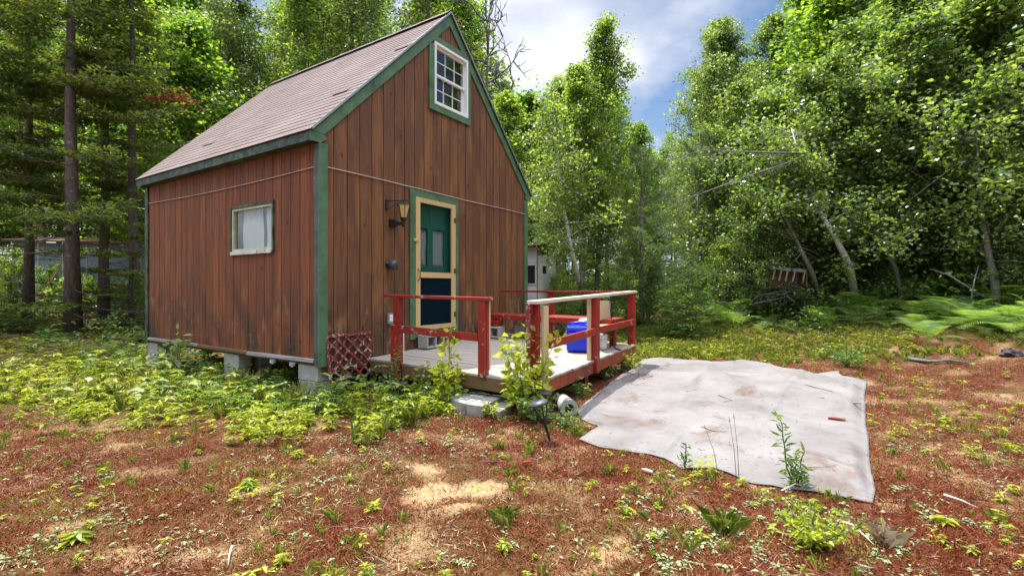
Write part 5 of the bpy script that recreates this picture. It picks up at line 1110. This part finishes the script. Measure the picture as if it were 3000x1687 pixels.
x, y, r = sample(-7.5, 8.5, 1.7, 8.5, 5000, lambda x, y: (.06 + .94 * sstep(.50, .66, fbm(x, y, 1.6, 411) * .55 + fbm(x, y, 6, 412, 2) * .45)) * (1 - sand(x, y)) * (1 - floorz(x, y)), 411, 3.4)
V, F = tri_blades(x, y, r, .008, .03, .0036, 1.1); tag(npmesh('green_moss', V, F, MT['grass']), kind='stuff')
x, y, r = sample(.8, 11, 7.6, 13, 110, lambda x, y: np.clip(greenz(x, y) * 1.6, 0, 1) * (1 - .8 * floorz(x, y)), 413)
scatter('grass', [tuft(370 + i, 16, .10 + .02 * (i % 3), .0035, .8) for i in range(5)], x, y, r, .5, 1.3, MT['grass'])
# weedy strip, clearing, forest floor
low = lambda x, y: np.clip(greenz(x, y) * 1.25, 0, 1)
x, y, r = sample(-12, 1.0, 4.2, 11, 92, lambda x, y: low(x, y) * (.25 + .75 * sstep(.42, .58, fbm(x, y, 1.7, 321))) * (1 - .7 * floorz(x, y)), 103, 6.0)
scatter('weeds', [whorl(i, 2 + i % 3, 5 + i % 2, .066, .09 + .05 * (i % 4), .40, .45) for i in range(9)], x, y, r, .55, 1.35, MT['leaf_weed'])
x, y, r = sample(.8, 14, 2.6, 14, 120, lambda x, y: low(x, y) * (1 - .5 * floorz(x, y)) * (.35 + .65 * sstep(7.5, 9, y)), 104, 6.0)
scatter('weeds', [whorl(20 + i, 1 + i % 3, 5 + i % 2, .040, .04 + .03 * (i % 4), .42, .55) for i in range(8)], x, y, r, .5, 1.3, MT['leaf_weed'])
x, y, r = sample(-6, 6, 1.8, 8, 130, lambda x, y: (.04 + .96 * sstep(.54, .74, fbm(x, y, 1.9, 81) * .5 + fbm(x, y, 6, 82, 2) * .5)) * (1 - sand(x, y)), 105, 4.)
scatter('low_sprouts', [whorl(40 + i, 1 + i % 3, 4 + i % 3, .026, .015 + .022 * (i % 4), .5, .5) for i in range(8)], x, y, r, .4, 1.4, MT['leaf_weed'])
x, y, r = sample(-7, 8, 1.8, 8, 420, lambda x, y: (.03 + .97 * sstep(.50, .68, fbm(x, y, 1.15, 85) * .5 + fbm(x, y, 4.5, 86, 3) * .5)) * (1 - .8 * sand(x, y)), 106, 3.6)
scatter('pale_rosettes', [rosette(60 + i, 6 + i % 4, .022) for i in range(6)], x, y, r, .5, 1.35, MT['leaf_pale'], tilt=.05)
x, y, r = sample(-10, 13, 1.9, 14, 60, lambda x, y: np.clip(.05 + .75 * sstep(.5, .7, fbm(x, y, .9, 91) * .5 + fbm(x, y, 3, 92, 2) * .5) + .55 * sstep(8, 10, y) * sstep(1, 3, x), 0, 1) * (1 - .9 * floorz(x, y)) * (1 - .7 * sand(x, y)), 107, 5.5)
scatter('grass', [tuft(80 + i, 16, .07 + .012 * (i % 4), .0016, .9) for i in range(6)], x, y, r, .4, 1.2, MT['grass'])
x, y, r = sample(-30, 26, 8.0, 26, 16, lambda x, y: floorz(x, y) * (.2 + .8 * sstep(.38, .6, fbm(x, y, .8, 95))), 108, 16.)
scatter('forest_floor_plants', [whorl(100 + i, 1 + i % 3, 5, .085, .10 + .07 * (i % 3), .6, .1) for i in range(6)], x, y, r, .6, 1.7, MT['leaf_shade'])
x, y, r = sample(-26, 4, 8.5, 24, 26, lambda x, y: floorz(x, y) * sstep(.45, .62, fbm(x, y, 1.0, 97)), 109, 13.)
scatter('mossy_cushions', [tuft(120 + i, 26, .05, .006, 1.1) for i in range(4)], x, y, r, .7, 1.8, m_leaf('mustard moss', [(.10, .075, .012), (.17, .125, .018), (.24, .18, .03)], .2, .8, .1), tilt=.05)
x, y, r = sample(-9, 1.0, 4.6, 10, 50, lambda x, y: low(x, y) * sstep(1.8, .5, house_d(x, y)) * sstep(.46, .6, fbm(x, y, 1.3, 311)) * (1 - .6 * floorz(x, y)), 311, 6.5)
scatter('weeds', [whorl(330 + i, 3 + i % 3, 4 + i % 2, .075, .16 + .06 * (i % 4), .34, .35) for i in range(7)], x, y, r, .5, 1.3, MT['leaf_shade'])
x, y, r = sample(-9, 1.0, 4.6, 10, 14, lambda x, y: low(x, y) * sstep(.52, .66, fbm(x, y, 1.0, 312)) * (1 - .6 * floorz(x, y)), 312, 6.5)
scatter('weeds', [whorl(340 + i, 3, 4, .11, .18 + .08 * (i % 3), .55, .25) for i in range(4)], x, y, r, .5, 1.2, MT['leaf_sumac'])
x, y, r = sample(-9, 1.2, 4.2, 9, 26, lambda x, y: low(x, y) * sstep(.45, .6, fbm(x, y, 1.6, 313)), 313, 6.5)
scatter('grass', [tuft(350 + i, 22, .20 + .03 * (i % 3), .0024, .6) for i in range(4)], x, y, r, .5, 1.3, MT['grass'])
fernd = lambda x, y: sstep(8.2, 9.6, np.hypot(x + .5, y - 5.) + (fbm(x, y, .8, 33) - .5) * 2.2) * sstep(4.2, 6., x + .22 * (y - 9)) * sstep(4.5, 7.0, y - .12 * x)
# tangled undergrowth below the trees
r = np.random.default_rng(130)
def thicket(seed, n=170, R_=.55, H=1.0, ls=.085):
    r = np.random.default_rng(seed); P = r.normal(size=(n, 3)) * [R_ * .5, R_ * .5, 1]; P[:, 2] = r.uniform(.05, 1, n) ** .8 * H * (1 - .5 * np.hypot(P[:, 0], P[:, 1]) / R_); return leafcloud(P, ls, r, .55, .62, True)
x, y, r = sample(-30, 26, 10., 24, 1.6, lambda x, y: floorz(x, y) * sstep(.40, .58, fbm(x, y, .45, 99)) * (1 - .85 * (np.hypot(x + 11, y - 12.5) < 3.6)), 110)
scatter('undergrowth', [thicket(140 + i, 170, .6, .8 + .3 * (i % 3)) for i in range(5)], x, y, r, .7, 1.6, MT['leaf_shade'])
x, y, r = sample(3.5, 20, 5.0, 17, 1.5, lambda x, y: fernd(x, y) * sstep(.40, .56, fbm(x, y, .7, 421)), 421)
scatter('undergrowth', [thicket(430 + i, 150, .42, .55 + .2 * (i % 3), .075) for i in range(5)], x, y, r, .7, 1.5, MT['leaf_shade'])
# bracken bed at the right and behind the clearing
x, y, r = sample(3.5, 20, 5.0, 17, 2.7, fernd, 111)
scatter('fern_bed', [fern(150 + i, 5 + i % 3, .62 + .07 * (i % 3), 1.1, .44) for i in range(8)], x, y, r, .6, 1.35, MT['fern'], tilt=.25)
x, y, r = sample(-16, -4, 9.5, 15, .5, lambda x, y: floorz(x, y), 112)
scatter('fern_bed', [fern(160 + i, 5, .42, .7) for i in range(3)], x, y, r, .6, 1.1, MT['fern'])
# plants one can point at
def oneplant(name, cat, at, V, F, mat, label, stems=None, group=None):
    root = empty(name, at, 0, label=label, cat=cat, group=group)
    npmesh('leaves', V, F, mat, root)
    if stems: stems.build('stem', MT['stem'], root)
    return root
def leafy(seed, H, n, ls, nst=1, spread=.2, narrow=.62, up=.5, start=.15, lean=(0, 0), twig=.10, hang=.3):
    """an upright plant or sapling: stems with leaves on short stalks all the way up"""
    r = np.random.default_rng(seed); mb = MB(); P = []; D = []; 
    for s in range(nst):
        a = 6.283 * s / nst + r.uniform(0, 1); h = H * (1 if s == 0 else r.uniform(.45, .9)); sp = spread * (0 if s == 0 else 1); k = 7
        pts = np.array([[(lean[0] + sp * math.cos(a)) * h * (j / k) ** 1.2 + r.normal() * .006, (lean[1] + sp * math.sin(a)) * h * (j / k) ** 1.2 + r.normal() * .006, h * j / k - (.03 if j == 0 else 0)] for j in range(k + 1)])
        mb.tube([Vector(p) for p in pts], [.006 * h / H * (1 - .7 * j / k) + .0012 for j in range(k + 1)], 5)
        for q in range(n // nst):
            f = start + (1.02 - start) * (q + .5) / (n // nst); b = np.array([np.interp(min(f, 1), np.linspace(0, 1, k + 1), pts[:, c]) for c in range(3)]); az = q * 2.4 + r.uniform(-.4, .4); d = np.array([math.cos(az), math.sin(az), .35]); tl = twig * (1.25 - f) * r.uniform(.4, 1.3)
            e = b + d * tl; mb.tube([Vector(b), Vector(e)], [.0018, .001], 3, False); P.append(e); D.append(d)
    P = np.array(P); D = np.array(D); V, F = leafcloud(P, ls, r, up, narrow, True, D * 2.5, hang); return V, F, mb
def put(name, cat, px, py, built, mat, label, lift=0., group=None, z=None):
    V, F, mb = built; p = G(px, py) if z is None else z; return oneplant(name, cat, p + Vector((0, 0, lift)), V, F, mat, label, mb, group)
put('birch_sapling', 'sapling', 1540, 1215, leafy(201, .95, 330, .088, 8, .40, .75, .35, .12, (.03, 0), .16), MT['leaf_weed'], 'tall bright birch sapling in front of the gap in the deck railing')
put('birch_sapling', 'sapling', 1312, 1192, leafy(202, .88, 150, .085, 5, .26, .75, .35, .12, (.03, 0), .13), MT['leaf_weed'], 'leafy birch sapling in front of the left railing section')
put('birch_sapling', 'sapling', 1238, 1176, leafy(203, .45, 34, .06, 2, .2, .75, .35, .2), MT['leaf_weed'], 'small yellow green sapling before the left part of the deck')
put('goldenrod', 'weed', 1158, 1162, leafy(204, .62, 70, .075, 2, .1, .22, .3, .25, (.04, 0), .03), MT['leaf_shade'], 'dark narrow leaved weed standing against the left red post')
put('bush', 'bush', 1570, 1235, leafy(205, .34, 260, .05, 14, 1.0, .62, .5, .1, (0, 0), .09), MT['leaf_shade'], 'dense green bush around the front corner post of the deck')
put('bush', 'bush', 1655, 1255, leafy(206, .22, 90, .045, 8, 1.1, .6, .5, .1, (0, 0), .07), MT['leaf_shade'], 'low green clump by the mouth of the drain pipe')
put('bush', 'bush', 1480, 1160, leafy(207, .36, 130, .065, 8, .8, .6, .5, .1, (0, 0), .09), MT['leaf_weed'], 'light green clump behind the step stones')
put('bush', 'bush', 1212, 1168, leafy(224, .30, 190, .055, 12, 1.1, .55, .5, .1, (0, 0), .09), MT['leaf_shade'], 'green clump under the left post of the deck railing')
put('bush', 'bush', 1275, 1184, leafy(225, .27, 170, .06, 11, 1.1, .5, .5, .1, (0, 0), .09), MT['leaf_weed'], 'yellow green clump between the saplings before the deck')
put('bush', 'bush', 1265, 1195, leafy(226, .22, 150, .055, 10, 1.2, .45, .5, .1, (0, 0), .08), MT['leaf_weed'], 'yellow green clump left of the step stones')
put('bush', 'bush', 1440, 1222, leafy(227, .18, 90, .05, 7, 1.0, .45, .5, .1, (0, 0), .07), MT['leaf_weed'], 'low clump in front of the lowest step stone')
put('bush', 'bush', 840, 1120, leafy(228, .30, 180, .06, 12, 1.1, .45, .5, .1, (0, 0), .09), MT['leaf_weed'], 'light green clump before the opening beside the corner pier')
put('bush', 'bush', 720, 1110, leafy(229, .30, 170, .06, 12, 1.1, .45, .5, .1, (0, 0), .09), MT['leaf_weed'], 'light green clump before the middle pier')
put('bush', 'bush', 1000, 1130, leafy(208, .34, 240, .05, 14, 1.3, .6, .55, .1, (0, 0), .09), MT['leaf_shade'], 'dark green clump at the foot of the lattice panel')
put('bush', 'bush', 1100, 1150, leafy(209, .30, 200, .05, 12, 1.4, .6, .55, .1, (0, 0), .09), MT['leaf_shade'], 'dark green clump between the lattice and the deck')
put('bush', 'bush', 930, 1140, leafy(210, .30, 150, .048, 10, 1.1, .5, .55, .1, (0, 0), .08), MT['leaf_shade'], 'green clump against the concrete pier at the cabin corner')
put('bush', 'bush', 1845, 1090, leafy(211, .38, 160, .06, 9, .9, .6, .5, .1, (0, 0), .1), MT['leaf_weed'], 'leafy clump at the far right corner of the deck')
put('bush', 'bush', 1770, 1110, leafy(212, .22, 80, .055, 7, 1.2, .55, .5, .1, (0, 0), .09), MT['leaf_shade'], 'shaded leafy clump under the outer edge of the deck')
put('bush', 'bush', 1690, 1160, leafy(213, .24, 70, .07, 6, .9, .5, .5, .1, (0, 0), .09), MT['leaf_shade'], 'broad leaved clump under the deck beside the cloth')
put('broadleaf_plant', 'plant', 520, 1100, leafy(214, .72, 46, .15, 4, .35, .55, .6, .2, (.02, 0), .13), MT['leaf_sumac'], 'tall pale broad leaved plant in front of the side wall')
put('broadleaf_plant', 'plant', 470, 1110, leafy(215, .42, 40, .14, 5, .8, .55, .6, .2, (0, 0), .12), MT['leaf_sumac'], 'lower pale broad leaved plant left of the tall one by the side wall')
put('broadleaf_plant', 'plant', 615, 1095, leafy(216, .52, 60, .10, 4, .3, .65, .4, .1, (0, 0), .1), MT['leaf_shade'], 'green leafy plant in front of the dark opening under the side wall')
put('broadleaf_plant', 'plant', 985, 1170, leafy(217, .26, 16, .14, 3, .9, .5, .7, .5, (0, 0), .1), MT['leaf_sumac'], 'pale large leaved plant among the weeds before the lattice')
put('bush', 'bush', 2385, 1605, leafy(218, .22, 420, .035, 22, 1.1, .5, .4, .1, (0, 0), .05), MT['leaf_weed'], 'round bright green little bush in the red moss at the lower right')
put('weed', 'weed', 2312, 1432, leafy(219, .50, 46, .075, 1, .2, .24, .2, .12, (-.12, .03), .012, .0), MT['leaf_shade'], 'tall thin weed with small narrow leaves at the near edge of the cloth', group=None)
put('weed', 'weed', 2340, 1432, leafy(220, .26, 60, .07, 5, .5, .26, .25, .1, (.1, 0), .02, .0), MT['leaf_shade'], 'shorter bushy weed right beside the tall thin one')
put('weed', 'weed', 2008, 1375, leafy(221, .20, 34, .05, 2, .3, .3, .25, .15, (0, 0), .02, .0), MT['leaf_shade'], 'small dark weed at the middle of the near cloth edge')
put('weed', 'weed', 1690, 1265, leafy(222, .10, 16, .03, 3, .8, .5, .4), MT['leaf_weed'], 'tiny weed between the solar lamp and the cloth corner')
put('broadleaf_plant', 'plant', 2480, 1075, leafy(223, .42, 190, .085, 12, 1.0, .32, .45, .1, (0, 0), .12), MT['leaf_shade'], 'bushy narrow leaved plant at the far right corner of the cloth')
for i, (px, py, h, lx, lb) in enumerate(((2165, 1400, .42, -.06, 'tallest thin grass stalk at the near edge of the cloth'), (2158, 1402, .40, -.10, 'thin grass stalk close left of the tallest one'), (2105, 1382, .32, -.28, 'thin leaning grass stalk left of the other two'))):
    b = G(px, py); mb = MB(); mb.tube([Vector((0, 0, -.02)), Vector((lx * h * .4, 0, h * .5)), Vector((lx * h, .02, h))], [.0028, .002, .0012], 5); mb.tube([Vector((lx * h, .02, h)), Vector((lx * h * 1.15, .02, h * 1.1))], [.0035, .001], 5)
    o = mb.build('grass_stalk', MT['stem']); o.location = b; tag(o, lb, 'grass stalk')
V, F = fern(231, 5, .72, .75, .30); oneplant('fern', 'fern', G(330, 1035), V, F, MT['fern'], 'bright fern standing alone left of the cabin')
V, F = fern(232, 5, .42, .6, .30); oneplant('fern', 'fern', G(395, 1040), V, F, MT['fern'], 'smaller fern close to the far left corner of the cabin')
for i, (px, py, L, lab) in enumerate(((2440, 905, .8, 'sunlit fern at the left end of the bracken bed'), (2560, 925, .85, 'sunlit fern in front of the leaning white trunk'), (2720, 945, .85, 'fern at the middle of the bracken bed edge'), (2870, 960, .9, 'fern with wide fronds in front of the dark trunk'), (2990, 985, .9, 'fern cut by the right edge of the picture'), (2340, 900, .7, 'fern below the broken crate'))):
    V, F = fern(240 + i, 7, L * 1.1, 1.0, .42); oneplant('fern', 'fern', G(px, py), V, F, MT['fern'], lab)
# grass tufts and sprouts that stand out in the moss
for i, (px, py, h, lab) in enumerate(((2120, 1560, .20, 'green grass tuft at the lower right of the moss'), (2590, 1590, .16, 'dry pale grass tuft at the lower right corner'), (1470, 1530, .14, 'grass tuft below the sandy patch'), (700, 1180, .2, 'grass tuft in front of the weedy strip'), (1690, 1275, .12, 'grass tuft at the cloth corner by the solar lamp'))):
    V, F = tuft(260 + i, 70, h * .8, .0014, .9, .045); o = npmesh('grass_tuft', V, F, MT['straw'] if i == 1 else MT['grass']); o.location = G(px, py); tag(o, lab, 'grass tuft')
for i, (px, py, n, L, lab) in enumerate(((220, 1590, 12, .07, 'small green sprout in the red moss at the lower left'), (870, 1340, 10, .06, 'green sprout left of the sandy patch'), (1090, 1500, 9, .05, 'low sprout below left of the sandy patch'), (730, 1430, 14, .07, 'low green sprout in the middle left of the moss'), (2770, 1540, 8, .06, 'pale sprout near the long dry stick'))):
    V, F = whorl(270 + i, 2, n, L, .05, .4, .5); oneplant('sprout', 'sprout', G(px, py), V, F, MT['leaf_weed'], lab)
# dead needles caught on the maple, fallen leaves, twigs and chips
limb('twig', [tz(G(2055, 1270)), tz(G(2090, 1283)), tz(G(2130, 1291))], .006, MT['twig'], 'dark bent twig on the middle of the cloth', 'twig', 2, 51, .1)
limb('twig', [tz(G(2105, 1178)), tz(G(2145, 1190)), tz(G(2122, 1196))], .006, MT['twig'], 'forked twig on the cloth behind the bent one', 'twig', 2, 52, .12)
limb('twig', [tz(G(2010, 1166)), tz(G(2045, 1158))], .005, MT['twig'], 'short thin twig on the back left of the cloth', 'twig', 1, 53, .08)
limb('twig', [tz(G(2440, 1178)), tz(G(2446, 1198))], .005, MT['twig'], 'short twig near the right edge of the cloth', 'twig', 1, 54, .05)
limb('twig', [tz(G(2360, 1147)), tz(G(2430, 1168)), tz(G(2530, 1173))], .008, MT['twig'], 'long crooked twig at the back right of the cloth', 'twig', 3, 55, .15)
limb('twig', [tz(G(2340, 1440 - 45)), tz(G(2400, 1400)), tz(G(2450, 1402))], .004, MT['twig'], 'reddish needle twig near the front right of the cloth', 'twig', 5, 56, .06)
limb('stick', [G(2455, 1540) + Vector((0, 0, .03)), G(2500, 1558) + Vector((0, 0, .04)), G(2560, 1605) + Vector((0, 0, .02))], .008, MT['twig_pale'], 'long pale dry stick in the moss at the lower right', 'stick', 1, 57, .1)
limb('stick', [G(2765, 1462) + Vector((0, 0, .03)), G(2815, 1478) + Vector((0, 0, .03)), G(2865, 1496) + Vector((0, 0, .02))], .008, MT['twig_pale'], 'pale stick right of the near corner of the cloth', 'stick', 0, 58)
limb('stick', [G(2290, 1450) + Vector((0, 0, .03)), G(2330, 1438) + Vector((0, 0, .05)), G(2365, 1436) + Vector((0, 0, .02))], .006, MT['twig_pale'], 'curved pale stick under the weeds at the near cloth edge', 'stick', 0, 59)
limb('stick', [G(680, 1610) + Vector((0, 0, .02)), G(672, 1640) + Vector((0, 0, .03)), G(668, 1668) + Vector((0, 0, .02))], .006, MT['twig_pale'], 'pale forked stick in the moss at the bottom left', 'stick', 3, 60, .08)
def chip(name, px, py, L, w, h, rz, mat, label, cat, on=True):
    p = G(px, py); p = tz(p) if on else p + Vector((0, 0, .02)); m = MB(); m.add([(-L/2, -w*.3, 0), (0, -w*.5, 0), (L/2, -w*.15, 0), (L/2*.9, w*.3, 0), (-.1*L, w*.5, 0), (-L/2*.95, w*.25, 0), (-L/2, -w*.3, h), (0, -w*.5, h*1.3), (L/2, -w*.15, h*.7), (L/2*.9, w*.3, h), (-.1*L, w*.5, h*1.2), (-L/2*.95, w*.25, h*.8)],
      [(5,4,3,2,1,0),(6,7,8,9,10,11)] + [(i, (i+1) % 6, 6+(i+1) % 6, 6+i) for i in range(6)]); o = m.build(name, mat); o.location = p; o.rotation_euler = (0, 0, rz); return tag(o, label, cat)
chip('bark_chip', 2452, 1243, .15, .055, .014, -.6, MT['leaf_red'], 'rust coloured bark chip on the right of the cloth', 'bark chip'); chip('bark_chip', 2504, 1207, .14, .04, .012, 0, MT['twig'], 'flat brown bark chip near the right edge of the cloth', 'bark chip')
chip('wood_chip', 1896, 1388, .09, .03, .012, -.8, MT['twig_pale'], 'pale wood chip in the moss before the cloth', 'wood chip', False); chip('wood_chip', 1966, 1402, .05, .018, .008, -.7, MT['twig_pale'], 'tiny pale wood chip right of the larger one', 'wood chip', False)
chip('bark_chip', 1545, 1363, .07, .03, .012, .3, MT['leaf_red'], 'red brown bark chip in the moss below the step stones', 'bark chip', False)
r = np.random.default_rng(300); x, y, r = sample(.5, 5.2, 3.2, 9.2, 70, lambda x, y: in_poly(x, y, TARP_POLY) * (.25 + .75 * sstep(.5, .7, fbm(x, y, 1.2, 120))), 301, None, .03, False)
V, F = tri_blades(x, y, r, .003, .006, .0045, 8., 0); V = V.reshape(-1, 3, 3); V[:, :, 2] += np.array([tarpz(*q) + .003 for q in zip(x, y)])[:, None] - hgt(x, y)[:, None]; V = V.reshape(-1, 3); tag(npmesh('needle_litter', V, F, m_plain('dead needles', (.12, .07, .045), .9, .4)), kind='stuff')
x, y, r = sample(-3, 3, 4.6, 9.2, 1100, lambda x, y: (house_d(x, y) < .55) * in_poly(x, y, TARP_POLY) * sstep(.45, .6, fbm(x, y, 2.2, 125)) , 302, None, .02, False)
V, F = tri_blades(x, y, r, .006, .014, .004, 4., 0); V = V.reshape(-1, 3, 3); V[:, :, 2] += np.array([tarpz(*q) + .002 for q in zip(x, y)])[:, None] - hgt(x, y)[:, None]; V = V.reshape(-1, 3); tag(npmesh('needle_litter', V, F, MT['moss']), kind='stuff')
